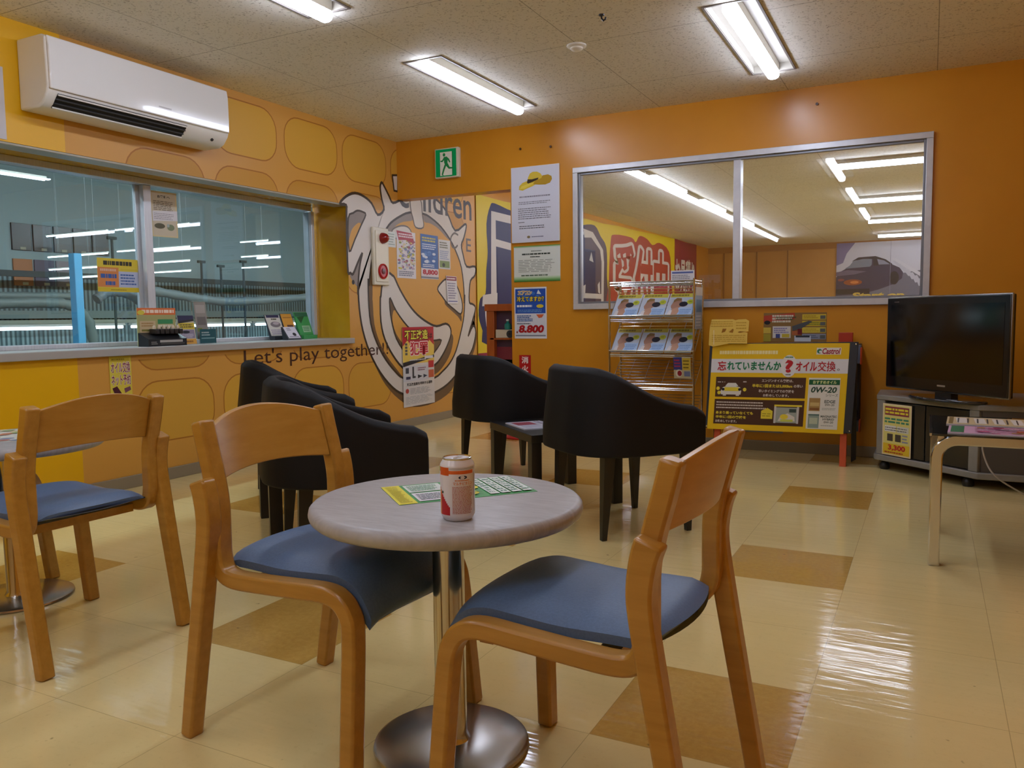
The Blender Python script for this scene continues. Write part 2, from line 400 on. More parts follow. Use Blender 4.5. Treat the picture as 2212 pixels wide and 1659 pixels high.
MURAL={
'ring_outer':[(-0.384,1.983),(-0.301,1.896),(-0.21,1.951),(-0.238,2.038),(-0.256,2.134),(-0.232,2.18),(-0.189,2.143),(-0.127,2.075),(-0.073,2.024),(0.061,2.071),(0.231,2.135),(0.452,2.159),(0.667,2.132),(0.841,2.033),(0.986,1.874),(1.179,1.955),(1.207,1.929),(1.157,1.818),(1.105,1.739),(1.134,1.647),(1.204,1.526),(1.38,1.535),(1.371,1.443),(1.278,1.384),(1.246,1.247),(1.252,1.156),(1.316,1.141),(1.374,1.1),(1.31,0.976),(1.214,0.813),(1.318,0.916),(1.371,0.846),(1.301,0.681),(1.169,0.568),(0.988,0.443),(0.781,0.338),(0.552,0.279),(0.275,0.249),(0.018,0.31),(-0.143,0.384),(-0.321,0.53),(-0.464,0.713),(-0.553,0.903),(-0.592,1.088),(-0.602,1.271),(-0.605,1.21),(-0.59,1.357),(-0.564,1.468),(-0.534,1.55),(-0.599,1.466),(-0.662,1.375),(-0.696,1.38),(-0.727,1.388),(-0.731,1.566),(-0.726,1.851),(-0.728,1.929),(-0.806,1.934),(-0.725,2.0),(-0.609,2.041),(-0.492,2.029)],
'ring_hole':[(-0.325,1.631),(-0.258,1.712),(-0.191,1.778),(-0.11,1.847),(0.027,1.915),(0.182,1.967),(0.415,1.979),(0.551,1.952),(0.722,1.885),(0.881,1.779),(0.995,1.665),(1.094,1.512),(1.14,1.29),(1.139,1.155),(1.155,1.23),(1.131,1.023),(1.063,0.853),(0.961,0.668),(0.838,0.55),(0.687,0.471),(0.557,0.424),(0.281,0.402),(0.024,0.458),(-0.084,0.514),(-0.239,0.641),(-0.361,0.792),(-0.441,0.961),(-0.463,1.163),(-0.461,1.335),(-0.454,1.288),(-0.42,1.438),(-0.392,1.529)],
'ear_hole':[(-0.706,1.825),(-0.639,1.875),(-0.58,1.901),(-0.509,1.897),(-0.472,1.877),(-0.538,1.784),(-0.626,1.66),(-0.706,1.557)],
'ear_shade':[(-0.706,1.825),(-0.639,1.875),(-0.58,1.901),(-0.509,1.897),(-0.472,1.877),(-0.525,1.799),(-0.573,1.802),(-0.657,1.744),(-0.694,1.676),(-0.712,1.639)],
'ear_under':[(-0.534,1.55),(-0.564,1.468),(-0.59,1.357),(-0.602,1.276),(-0.642,1.29),(-0.708,1.36),(-0.662,1.375),(-0.599,1.466)],
'arc_shade_a':[(-0.191,1.778),(-0.11,1.847),(0.027,1.915),(0.182,1.967),(0.237,1.904),(0.081,1.873),(-0.03,1.831),(-0.113,1.77)],
'arc_shade_b':[(0.415,1.979),(0.551,1.952),(0.722,1.885),(0.885,1.779),(0.832,1.783),(0.673,1.864),(0.534,1.901),(0.428,1.907)],
'side_shade':[(-0.471,1.108),(-0.454,1.288),(-0.42,1.438),(-0.402,1.289),(-0.412,1.109),(-0.405,1.164),(-0.391,0.96),(-0.322,0.799),(-0.211,0.663),(-0.056,0.528),(0.024,0.458),(-0.084,0.514),(-0.239,0.641),(-0.361,0.792),(-0.441,0.961),(-0.463,1.163)],
'bottom_shade':[(-0.464,0.713),(-0.321,0.53),(-0.143,0.384),(0.018,0.31),(0.275,0.249),(0.552,0.279),(0.781,0.338),(0.953,0.418),(0.862,0.274),(0.548,0.18),(0.184,0.175),(-0.053,0.272),(-0.248,0.416),(-0.382,0.58)],
'right_shade':[(1.315,1.132),(1.374,1.1),(1.31,0.976),(1.214,0.813),(1.255,0.977),(1.328,0.967),(1.373,0.901),(1.388,0.771),(1.298,0.608),(1.205,0.566),(1.301,0.681),(1.371,0.846)],
'strand':[(0.205,1.997),(0.237,1.92),(0.278,1.842),(0.408,1.854),(0.393,1.969),(0.364,2.112),(0.208,2.093)],
'mouth_outer':[(-0.161,1.403),(-0.208,1.372),(-0.263,1.301),(-0.286,1.201),(-0.297,1.166),(-0.296,0.974),(-0.244,0.819),(-0.131,0.675),(0.014,0.556),(0.168,0.509),(0.314,0.504),(0.562,0.548),(0.693,0.627),(0.803,0.736),(0.869,0.839),(0.851,0.91),(0.769,0.944),(0.607,0.922),(0.452,0.958),(0.275,1.034),(0.135,1.131),(0.001,1.264),(-0.076,1.364),(-0.109,1.384)],
'mouth_hole':[(-0.15,1.181),(-0.062,1.067),(0.113,0.926),(0.326,0.819),(0.515,0.784),(0.685,0.782),(0.55,0.668),(0.394,0.625),(0.245,0.616),(0.075,0.681),(-0.071,0.822),(-0.139,0.988),(-0.16,1.113)],
'mouth_shade':[(-0.15,1.181),(-0.062,1.067),(-0.102,1.074),(-0.125,0.988),(-0.07,0.862),(0.063,0.738),(0.075,0.681),(-0.071,0.822),(-0.139,0.988),(-0.16,1.113)],
'tongue_shade':[(0.555,0.786),(0.685,0.782),(0.55,0.668)],
'mouth_under':[(0.869,0.839),(0.914,0.794),(0.859,0.655),(0.722,0.53),(0.558,0.454),(0.311,0.429),(0.168,0.509),(0.314,0.504),(0.562,0.548),(0.693,0.627),(0.803,0.736)],
'eye':[(0.636,1.28),(0.702,1.342),(0.801,1.384),(0.934,1.367),(1.034,1.281),(1.103,1.14),(1.07,1.039),(0.941,1.085),(0.809,1.146),(0.714,1.214)],
'eye_shade':[(0.796,1.224),(0.941,1.085),(1.07,1.039),(1.076,0.96),(1.008,1.014),(0.808,1.111),(0.76,1.154)],
'eyeball':[(-0.1,1.771),(-0.058,1.805),(0.051,1.835),(0.149,1.832),(0.204,1.789),(0.159,1.73),(0.019,1.711),(-0.088,1.726)],
'lock':[(-0.073,2.265),(0.008,2.277),(0.002,2.133),(-0.052,2.134)],
'cring':[(1.036,1.835),(0.968,1.847),(0.907,1.807),(0.897,1.763),(0.921,1.712),(0.98,1.703),(1.023,1.728)],
}
def crv(k): return [tuple(p) for p in catmull([Vector(q) for q in MURAL[k]], 3)]
def area(k, col, l, curve=True): G.poly(crv(k) if curve else MURAL[k], col, l)
def wtext(body, y0, z0, y1, z1, col, l, bold=.01, shear=0):
    vs_, fs_, x0, b0, x1, b1 = glyphs(body, bold, shear); k = mb.mi(ink(col))
    V = [mb.bm.verts.new(wallfn(y0+(y1-y0)*(x-x0)/(x1-x0), z0+(z1-z0)*(y-b0)/(b1-b0), l)) for x, y in vs_]
    for f in fs_:
        try: q = mb.bm.faces.new([V[i] for i in f]); q.material_index = k
        except ValueError: pass
OUT = '#3a2c1c'; WHT = '#d6d0c8'; SHD = '#6e5434'; GRY = '#8d8178'
area('bottom_shade', SHD, 3); area('right_shade', SHD, 3); area('ear_under', GRY, 3)
area('ring_outer', WHT, 4); G.stroke(crv('ring_outer'), .022, 1, OUT, 5)
G.poly(crv('ring_hole'), '#d29c44', 5); G.stroke(crv('ring_hole'), .020, 1, OUT, 9)
G.poly(crv('ear_hole'), '#d29c44', 5); area('ear_shade', GRY, 6); G.stroke(crv('ear_hole'), .016, 1, OUT, 7)
area('arc_shade_a', GRY, 6); area('arc_shade_b', GRY, 6); area('side_shade', SHD, 6); area('mouth_under', SHD, 6)
area('eyeball', WHT, 7); G.stroke(crv('eyeball'), .014, 1, '#6a6058', 8)
G.ell(-.665, 1.305, .018, .02, '#1c1a1a', 9); area('eye_shade', SHD, 6); area('eye', WHT, 7); G.stroke(crv('eye'), .018, 1, OUT, 8)
area('mouth_outer', WHT, 7); G.stroke(crv('mouth_outer'), .022, 1, OUT, 8)
area('mouth_hole', '#d29c44', 9); area('mouth_shade', SHD, 10); area('tongue_shade', SHD, 10, False); G.stroke(crv('mouth_hole'), .018, 1, OUT, 11)
wtext('children', 0.02, 2.0, 1.32, 2.29, '#4b4646', 10)
area('strand', WHT, 11); G.stroke(crv('strand'), .014, 1, '#5a5048', 12)
G.stroke([tuple(p) for p in catmull([Vector(q) for q in MURAL['cring']], 3, False)], .02, 1, '#6a6058', 10, False)
G.poly(MURAL['lock'], WHT, 7); G.stroke(MURAL['lock'], .018, 1, OUT, 8)
wtext('E', 1.2, 1.68, 1.30, 1.815, '#6a6058', 10)
wtext("Let's play together!!", -1.905, 0.655, -0.20, 0.795, '#43200e', 13, .0)
struct(mb.obj('wall_left', sharp=False))
# ---- back wall with the passage and the office window
WIN_B = (1.705, 1.055, 4.26, 2.178); DOOR = (-0.05, -0.05, 1.137, 2.06)
mb = slab(lambda u, v, d: Vector((u, 0.14*d, v)), [-.05, 1.137, WIN_B[0], WIN_B[2], 9], [-.05, WIN_B[1], DOOR[3], WIN_B[3], H], [WIN_B, DOOR], lambda u, v: M_ORANGE)
struct(mb.obj('wall_back', sharp=False))
mb = MB(); mb.box((X1, YF, 0), (X1+.1, 0, H), M_ORANGE); struct(mb.obj('wall_right'))
mb = MB(); mb.box((-.36, YF-.1, 0), (X1+.1, YF, H), M_WALL); struct(mb.obj('wall_front'))
mb = MB(); mb.box((0, YF, 0), (.012, 3.0, .075), M_BASE); struct(mb.obj('baseboard_left', bevel=.003))
mb = MB(); mb.box((1.14, -.012, 0), (X1, 0, .075), M_BASE); struct(mb.obj('baseboard_back', bevel=.003))
mb = MB(); mb.box((X1-.012, YF, 0), (X1, -.012, .075), M_BASE); struct(mb.obj('baseboard_right', bevel=.003))
# ---- service window: sill, header strip, frame, sliding panes
mb = MB(); mb.box((-.40, WIN_L[0], .80), (.035, -.705, .845), mat('#a9a6a2', .3)); struct(mb.obj('trim_1', bevel=.004))
mb = MB(); mb.box((-.13, WIN_L[0], 1.922), (-.002, -.721, 1.9349), mat('#aaa594', .3)); struct(mb.obj('trim_2', bevel=.003))
XG = -.37
mb = MB()
for lo, hi in (((XG-.05, WIN_L[0], .845), (XG+.05, -.78, .872)), ((XG-.05, WIN_L[0], 1.895), (XG+.05, -.78, 1.935)),
               ((XG-.045, -.78, .872), (XG+.045, -.745, 1.895)), ((XG-.005, -2.395, .872), (XG+.035, -2.335, 1.895)), ((XG-.04, -2.42, .872), (XG-.012, -2.375, 1.895))):
    mb.box(lo, hi, M_ALU)
wf = struct(mb.obj('window_1', bevel=.003))
mb = MB(); mb.box((XG-.030, WIN_L[0], .872), (XG-.024, -2.40, 1.895), M_GLASS_L); mb.obj('pane', wf)
mb = MB(); mb.box((XG+.010, -2.335, .872), (XG+.016, -.78, 1.895), M_GLASS_L); mb.obj('pane', wf)
# ---- office window in the back wall
mb = MB(); a, b, c, d = WIN_B
for lo, hi in (((a, -.022, d-.042), (c, .10, d)), ((a, -.022, b), (c, .10, b+.046)), ((a, -.0215, b+.046), (a+.042, .0995, d-.042)), ((c-.042, -.0215, b+.046), (c, .0995, d-.042)), ((2.966, .0, b+.046), (3.018, .09, d-.042))): mb.box(lo, hi, M_ALU)
for lo, hi in (((a+.058, -.002, d-.06), (c-.058, .03, d-.042)), ((a+.058, -.002, b+.046), (c-.058, .03, b+.062)), ((a+.042, -.002, b+.046), (a+.058, .03, d-.042)), ((c-.058, -.002, b+.046), (c-.042, .03, d-.042))): mb.box(lo, hi, mat('#8b8e96', .35, .5))
wf = struct(mb.obj('window_2', bevel=.003))
for p, q in ((a+.045, 2.966), (3.018, c-.045)):
    mb = MB(); mb.box((p, .045, b+.04), (q, .051, d-.04), M_GLASS_B); mb.obj('pane', wf)

# ================================================================ the next room behind the back wall
mb = MB(); mb.box((0, .14, 2.42), (9, YB, 2.5), M_CEIL2); struct(mb.obj('ceiling'))
mb = MB(); mb.box((0, YB, 0), (9, YB+.1, H), noisy('ochre_wall_paint', '#c08a3c', '#b57f32', 1.2, .45)); struct(mb.obj('wall_far'))
mb = MB(); mb.box((9, 0, 0), (9.1, YB, H), M_WALL); struct(mb.obj('wall_far_right'))
mb = MB()
for x in (.32, 1.0, 1.62): mb.box((x, YB-.02, 0), (x+.025, YB, 2.42), mat('#8a5a20', .5))
mb.box((0, YB-.03, 2.30), (9, YB, 2.42), mat('#a06a2a', .5)); struct(mb.obj('trim_3'))
# ================================================================ the workshop beyond the service window
GX = -7.0
def corrugated():
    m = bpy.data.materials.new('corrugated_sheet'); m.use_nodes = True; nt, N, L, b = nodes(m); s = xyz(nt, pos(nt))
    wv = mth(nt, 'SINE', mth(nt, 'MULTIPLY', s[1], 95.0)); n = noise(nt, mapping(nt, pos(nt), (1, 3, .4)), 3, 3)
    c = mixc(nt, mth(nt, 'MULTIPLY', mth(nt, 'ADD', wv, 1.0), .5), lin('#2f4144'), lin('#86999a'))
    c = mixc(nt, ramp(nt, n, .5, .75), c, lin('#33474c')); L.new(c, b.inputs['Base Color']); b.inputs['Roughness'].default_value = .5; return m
M_COR = corrugated(); M_WORK = mat('#93a3a6', .6); M_WDARK = mat('#3a4648', .6)
mb = MB(); mb.box((GX, -9.4, -.1), (-.40, 13, 0), mat('#7a8488', .5)); struct(mb.obj('floor'))
mb = MB(); mb.box((GX, -9.4, 3.3), (-.36, 13, 3.4), mat('#8fa0a4', .8)); struct(mb.obj('ceiling'))
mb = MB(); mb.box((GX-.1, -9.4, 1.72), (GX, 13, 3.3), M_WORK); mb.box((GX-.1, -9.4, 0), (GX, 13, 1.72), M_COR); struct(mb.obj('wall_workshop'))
mb = MB(); mb.box((GX, 12.9, 0), (-.36, 13, 3.3), M_WORK); struct(mb.obj('wall_workshop_back'))
mb = MB(); mb.box((GX, -9.4, 0), (-.36, -9.3, 3.3), M_WORK); struct(mb.obj('wall_workshop_front'))
mb = MB(); mb.box((GX, -9.3, 1.06), (GX+.22, 12.9, 1.17), mat('#7d8884', .5)); mb.box((GX, -9.3, .985), (GX+.30, 12.9, 1.04), mat('#a8a795', .5)); struct(mb.obj('trim_4'))
# ================================================================ lamps
def ceiling_light(x, y, label):
    r = root('ceiling_light', label, 'ceiling light', (x, y, H), 0, 'recessed tube lights of the waiting room')
    mb = MB(); t = mat('#a39d92', .5); a, b = .127, .654
    mb.box((-a, -b, .045), (a, b, .05), t); mb.box((-a, -b, 0), (-a+.004, b, .05), t); mb.box((a-.004, -b, 0), (a, b, .05), t); mb.box((-a, -b, 0), (a, -b+.004, .05), t); mb.box((-a, b-.004, 0), (a, b, .05), t)
    mb.obj('housing', r)
    mb = MB(); e = mat('#77706a', .5)
    for lo, hi in (((-a-.012, -b-.012, -.006), (-a, b+.012, 0)), ((a, -b-.012, -.006), (a+.012, b+.012, 0)), ((-a, -b-.012, -.006), (a, -b, 0)), ((-a, b, -.006), (a, b+.012, 0))): mb.box(lo, hi, e)
    mb.obj('trim_frame', r)
    mb = MB(); mb.box((-.0365, -.645, -.006), (.0365, .645, .046), M_WHITE); lb_ = mb.obj('lamp_bar', r)
    mb = MB(); prof = [(-.037, -.006), (-.037, -.036), (-.030, -.048), (-.014, -.055), (.014, -.055), (.030, -.048), (.037, -.036), (.037, -.006)]
    mb.prism([(px, -.645, pz) for px, pz in prof], (0, 1.29, 0), M_TUBE); mb.obj('diffuser', lb_)
    return r
LBL = {(0, 0): 'lit tube light recessed in the ceiling above the mural corner', (1, 0): 'lit tube light recessed in the ceiling above the glazed orange wall',
       (0, 1): 'lit tube light cut by the top edge, near the air conditioner'}
NTH = ['first', 'second', 'third', 'fourth']
for i, (x, y) in enumerate(LIGHTS):
    k = (i//4, i % 4)
    ceiling_light(x, y, LBL.get(k, 'recessed tube light over the %s row of seats, %s lamp from the back wall' % ('window-side' if k[0] == 0 else 'right-hand', NTH[k[1]])))
def tube_light(name, p, along, length, label, group, m, drop=0.0, z_top=None, r=.022):
    rt_ = root(name, label, 'tube light', p, 0, group)
    d = Vector((1, 0, 0)) if along == 'x' else Vector((0, 1, 0)); s = Vector((0, 1, 0)) if along == 'x' else Vector((1, 0, 0)); h = length/2
    k = min(1, r/.022); mb = MB(); o = -d*h-s*.05*k; mb.prism([o+Vector((0, 0, .025*k)), o+s*.1*k+Vector((0, 0, .025*k)), o+s*.085*k+Vector((0, 0, .025*k+.035*k)), o+s*.015*k+Vector((0, 0, .06*k))], d*length, M_WHITE); mb.obj('fitting', rt_)
    mb = MB(); mb.tube([-d*h*.985, d*h*.985], r, m, 8); mb.obj('tube', rt_)
    if z_top:
        mb = MB()
        for t in (-.6, .6): mb.tube([d*h*t+Vector((0, 0, .02)), d*h*t+Vector((0, 0, z_top-p[2]))], .0012, mat('#8d979a', .5), 5)
        mb.obj('hanger', rt_)
    return rt_
for k in range(7):
    tube_light('tube_light', (1.70, 1.05+1.335*k, 2.36), 'y', 1.32, 'tube light in the long row behind the glass, %s from the office window' % ['first', 'second', 'third', 'fourth', 'fifth', 'sixth', 'last'][k], 'tube row in the next room', M_TUBE2)
for j, y in enumerate((2.2, 4.85, 7.35, 9.95)):
    for k in range(4):
        tube_light('tube_light', (3.40+1.32*k+.65, y, 2.36), 'x', 1.30, 'crosswise tube light behind the right pane, %s row back, %s lamp from the left' % (NTH[j], NTH[k]), 'crosswise tubes in the next room', M_TUBE2)
PEND = [(-4.102, -3.128, -0.6, 1.913), (-4.313, -3.32, -0.46, 1.711), (-4.515, -3.655, -0.32, 1.589), (-4.729, -3.855, -0.18, 1.502), (-4.061, -3.679, 0.2, 2.048), (-4.247, -3.855, 0.35, 1.823), (-4.267, -3.608, 0.85, 1.886), (-4.447, -3.789, 1.0, 1.736), (-4.641, -3.951, 1.15, 1.626), (-4.316, -3.8, 2.35, 2.085), (-4.461, -3.954, 2.5, 1.898), (-4.613, -4.105, 2.65, 1.756), (-4.385, -4.173, 1.35, 2.237)]
WHERE = ['left of the yellow notice, topmost', 'left of the yellow notice, second down', 'left of the yellow notice, third down', 'left of the yellow notice, lowest', 'left of the window bar, upper', 'left of the window bar, lower',
         'right of the window bar, upper', 'right of the window bar, middle', 'right of the window bar, lowest', 'in the right pane, upper', 'in the right pane, middle', 'in the right pane, lowest', 'beside the paper notice on the glass']
for (xa, xb, y, z), wh in zip(PEND, WHERE):
    tube_light('workshop_tube', ((xa+xb)/2, y, z), 'x', xb-xa, 'hanging workshop tube seen %s' % wh, 'workshop tubes beyond the service window', M_TUBE4, 0, 3.3, .0065)
for k in range(6):
    tube_light('bench_light', (GX+.25, -4.2+2.62*k, .925), 'y', 2.5, 'long white tube along the workshop wall, %s from the left' % ['first', 'second', 'third', 'fourth', 'fifth', 'sixth'][k], 'bench lights in the workshop', M_TUBE4, 0, None, .022)
for k, (x, y) in enumerate(((-.95, -4.4), (-.95, .5), (-.95, 5.4), (-1.35, -4.4), (-1.35, .5), (-1.35, 5.4))):  # extra lamps added out of view above the window to brighten the workshop
    tube_light('workshop_tube', (x, y, 3.2), 'y', 2.4, 'added unseen fill tube over the %s workshop bay, %s row' % (['left', 'middle', 'far'][k % 3], ['near', 'rear'][k//3]), 'workshop ceiling tubes', M_TUBE3, 0, None, .05)
tube_light('tube_light', (-3, -1.95, 2.31), 'y', 1.30, 'bright tube high in the left pane of the service window', 'workshop ceiling tubes', M_TUBE4, 0, 3.3, .011)

# ================================================================ workshop things
for k in range(5):
    y0 = .79+.303*k
    r = root('black_board', 'black square panel high on the workshop wall, %s from the left' % ['first', 'second', 'third', 'fourth', 'fifth'][k], 'panel', (GX, y0+.135, 2.01), 0, 'black panels in the workshop')
    mb = MB(); mb.box((0, -.135, 0), (.03, .135, .37), mat('#1b1c20', .3)); mb.obj('board', r, bevel=.003)
    mb = MB(); mb.box((.03, -.03, .01), (.034, .05, .045), mat('#a39a84', .5)); mb.obj('label_plate', r)
for k, (y0, y1, c, lb) in enumerate(((.79, 1.06, '#b06e45', 'orange board with a pale label on the workshop wall'), (1.09, 1.38, '#5e5566', 'dull purple board beside the orange one in the workshop'), (1.41, 1.72, '#8a7f86', 'greyish pink board beside the blue workshop column'))):
    r = root('notice_board', lb, 'board', (GX, (y0+y1)/2, 1.52), 0); h = (y1-y0)/2
    mb = MB(); mb.box((0, -h, 0), (.025, h, .37), mat(c, .5)); mb.obj('board', r, bevel=.003)
    mb = MB(); mb.box((.025, -.02, .012), (.029, .06, .05), mat('#cfc3a0', .5)); mb.obj('label_plate', r)
mb = MB(); mb.box((-3.09, -1.06, 0), (-3.0, -.98, 1.66), mat('#4f9ecb', .45)); mb.box((-3.12, -1.1, 0), (-2.98, -.94, .03), mat('#4f9ecb', .45)); tag(mb.obj('lift_post', bevel=.006), 'slim light blue post standing in the workshop', 'post')
def hose(pts, r_, label, c='#6f7c82'):
    mb = MB(); P = catmull([Vector(p) for p in pts], 8, False); mb.tube(P, r_, mat(c, .5), 10, rs=[r_*(1+.12*math.sin(i*2.2)) for i in range(len(P))]); tag(mb.obj('exhaust_hose'), label, 'hose', 'exhaust hoses in the workshop')
hose([(-5, -3.4, 1.33), (-5, -1.8, 1.33), (-5, -.6, 1.31), (-5, .3, 1.32)], .045, 'straight grey hose behind the left pane', '#6f7a78')
hose([(-4.8, -3.4, 1.21), (-4.8, -1.5, 1.2), (-4.8, -.3, 1.23), (-4.8, .1, 1.20), (-4.8, .33, 1.0), (-4.8, .4, .5), (-4.8, .4, .02)], .06, 'lower grey hose bending down behind the left pane', '#66716f')
hose([(-4.9, .52, 1.28), (-4.9, .7, 1.38), (-4.9, .98, 1.36), (-4.9, 1.2, 1.22), (-4.9, 1.5, 1.0), (-4.9, 1.62, .5), (-4.9, 1.62, .02)], .065, 'arched grey hose under the yellow notice')
hose([(-4.6, .9, 1.42), (-4.6, 1.6, 1.33), (-4.6, 2.3, 1.27), (-4.6, 3.1, 1.30), (-4.6, 4.6, 1.40), (-4.6, 6, 1.5), (-4.6, 6.6, 2.2), (-4.6, 6.8, 3.28)], .06, 'long sagging hose behind the right pane', '#6a7679')
for k, (y, z0, z1) in enumerate(((-.9, 1.1, 1.75), (.05, 1.1, 1.7), (1.75, 1.2, 2.2), (3.35, 1.1, 1.95), (3.75, 1.1, 1.9), (4.25, 1.1, 2.0), (6.2, 1.2, 2.1))):
    mb = MB(); mb.tube([(-6.2, y, 0), (-6.2, y, z1)], .018, M_WDARK, 8); mb.box((-6.22, y-.07, z1-.02), (-6.18, y+.07, z1+.02), M_WDARK)
    tag(mb.obj('tool_post'), 'thin dark post standing in the workshop, %s from the left' % ['first', 'second', 'third', 'fourth', 'fifth', 'sixth', 'last'][k], 'post', 'thin posts in the workshop')
mb = MB(); mb.box((-6.6, -4, 1.62), (-6.52, 12, 1.70), M_WDARK); tag(mb.obj('ceiling_rail'), 'dark horizontal rail across the workshop behind the hoses', 'rail')

# ================================================================ ceiling and wall fittings
r = root('smoke_detector', 'round cream smoke detector on the ceiling', 'smoke detector', (2.404, -1.605, H))
mb = MB(); mb.lathe([(.001, 0), (.056, 0), (.056, -.008), (.046, -.014)], mat('#e4dfd2', .6), 32); mb.obj('base', r)
mb = MB(); mb.lathe([(.036, -.012), (.036, -.022), (.026, -.030), (.001, -.032)], mat('#e4dfd2', .6), 32); mb.obj('sensor', r)
r = root('ceiling_hook', 'small dark hook screwed into the ceiling', 'hook', (2.703, -1.985, H))
mb = MB(); mb.lathe([(.001, 0), (.016, 0), (.014, -.006), (.005, -.008)], M_BLACK, 12); mb.obj('plate', r)
mb = MB(); mb.tube([(0, 0, -.006), (0, 0, -.02), (.012, -.004, -.034), (.024, -.008, -.03), (.026, -.008, -.02)], .005, M_BLACK, 8); mb.obj('hook', r)
for x, z, lb in ((3.533, 2.445, 'lone dark screw high above the office window'), (1.238, 2.377, 'dark screw above the hat poster, left one'), (1.51, 2.367, 'dark screw above the hat poster, right one')):
    mb = MB(); mb.tube([(x, 0, z), (x, -.008, z)], .005, mat('#4a2c14', .4), 8); mb.tube([(x, -.008, z), (x, -.012, z)], .010, mat('#4a2c14', .4), 8); tag(mb.obj('screw'), lb, 'screw', 'screws left in the orange wall')
# exit sign
r = root('exit_sign', 'green running-man exit sign above the passage', 'exit sign', (.547, 0, 2.2))
mb = MB(); mb.box((-.118, -.045, 0), (.118, 0, .25), M_IVORY); mb.obj('housing', r, bevel=.006)
def exit_draw(g):
    W_, Gc = '#e9efe4', '#128a4a'
    g.rect(.22, .10, .80, .96, W_, 1)
    g.ell(.42, .20, .062, .062, Gc, 2)
    for p in ([(.40, .28), (.55, .27), (.60, .32), (.58, .52), (.47, .56), (.42, .50)],
              [(.41, .29), (.45, .36), (.34, .46), (.24, .45), (.24, .40), (.32, .40)], [(.54, .27), (.66, .36), (.72, .48), (.68, .51), (.60, .40), (.52, .34)],
              [(.46, .52), (.54, .56), (.44, .74), (.36, .92), (.40, .96), (.32, .95), (.29, .91), (.36, .72)], [(.48, .52), (.58, .50), (.68, .66), (.82, .68), (.82, .73), (.64, .73), (.50, .60)]): g.poly(p, Gc, 2)
    g.poly([(.80, .96), (.80, .80), (.74, .86), (.70, .96)], W_, 2); g.rect(.80, .10, .83, .96, '#0d6f3a', 2)
sheet('face', (-.108, -.046, .24), (.206, 0, 0), (0, 0, -.23), emit('#128a4a', .45, 'sign_green'), '', '', exit_draw, parent=r, part=True)
# fire alarm on the mural
r = root('fire_alarm', 'cream fire alarm plate with red lamp and button on the mural', 'fire alarm', (0, -.30, 1.29))
mb = MB(); mb.box((0, -.112, 0), (.028, .112, .495), M_IVORY); mb.obj('plate', r, bevel=.008, seg=3)
mb = MB(); mb.box((.028, -.085, .03), (.034, .085, .465), mat('#e2dcc6', .4)); mb.obj('cover', r, bevel=.004)
mb = MB(); mb.lathe([(.048, .034), (.046, .05), (.036, .075), (.02, .09), (.001, .094)], mat('#8e1013', .12, 0, .6), 28); o = mb.obj('lamp', r); o.matrix_local = Matrix.Translation((0, .015, .405)) @ Matrix.Rotation(math.radians(90), 4, 'Y')
mb = MB(); mb.lathe([(.066, .034), (.066, .044), (.054, .05), (.050, .042), (.001, .042)], mat('#b3141a', .25), 28); bring = o = mb.obj('button_ring', r); o.matrix_local = Matrix.Translation((0, .005, .12)) @ Matrix.Rotation(math.radians(90), 4, 'Y')
mb = MB(); mb.lathe([(.024, .042), (.024, .048), (.001, .050)], mat('#5c0b0f', .3), 20); o = mb.obj('button', bring)

# ================================================================ air conditioner
r = root('air_conditioner', 'white wall-mounted air conditioner under the ceiling', 'air conditioner', (0, -2.789, 2.11))
P_ = [(0, .0), (0, .36), (.20, .36), (.232, .345), (.236, .095), (.225, .06), (.19, .018), (.15, 0)]
mb = MB(); mb.prism([(x, -.605, z) for x, z in P_], (0, 1.21, 0), M_WHITE); mb.obj('body', r, bevel=.010, seg=3)
mb = MB(); mb.prism([(x, -.597, z) for x, z in ((.222, .088), (.222, .352), (.238, .35), (.247, .30), (.249, .16), (.247, .084))], (0, 1.194, 0), mat('#e4e2de', .16, 0, .5, None, .4)); mb.obj('front_panel', r, bevel=.006, seg=3)
nrm = Vector((.236-.15, 0, .095)).normalized()
def ac_pt(s_, y, d): # s_ 0 bottom .. 1 up the sloped front
    a, b = Vector((.165, 0, .004)), Vector((.236, 0, .075)); n = Vector((.707, 0, -.707)); p = a.lerp(b, s_)+n*d; return Vector((p.x, y, p.z))
mb = MB(); mb.prism([ac_pt(.05, -.55, .004), ac_pt(.95, -.55, .004), ac_pt(.95, .27, .004), ac_pt(.05, .27, .004)], (.003, 0, -.003), mat('#0b0b0c', .6)); outlet = mb.obj('outlet', r)
for k, s_ in enumerate((.12, .38, .64, .90)):
    mb = MB(); mb.prism([ac_pt(s_-.035, -.55, .007), ac_pt(s_+.035, -.55, .007), ac_pt(s_+.02, -.55, .016), ac_pt(s_-.02, -.55, .016)], (0, .82, 0), mat('#3a3a3b', .4) if k in (1, 2) else M_WHITE); mb.obj('louvre', outlet)
mb = MB(); mb.tube([ac_pt(.45, .49, .0), ac_pt(.45, .49, .012)], .010, M_DARK, 14); mb.obj('sensor', r)
mb = MB(); g = Gfx(mb, plane_fn((.2495, .06, .145), (0, .09, 0), (0, 0, -.018))); g.rect(0, .3, 1, .7, '#bdbbb8', 1); mb.obj('badge', r)

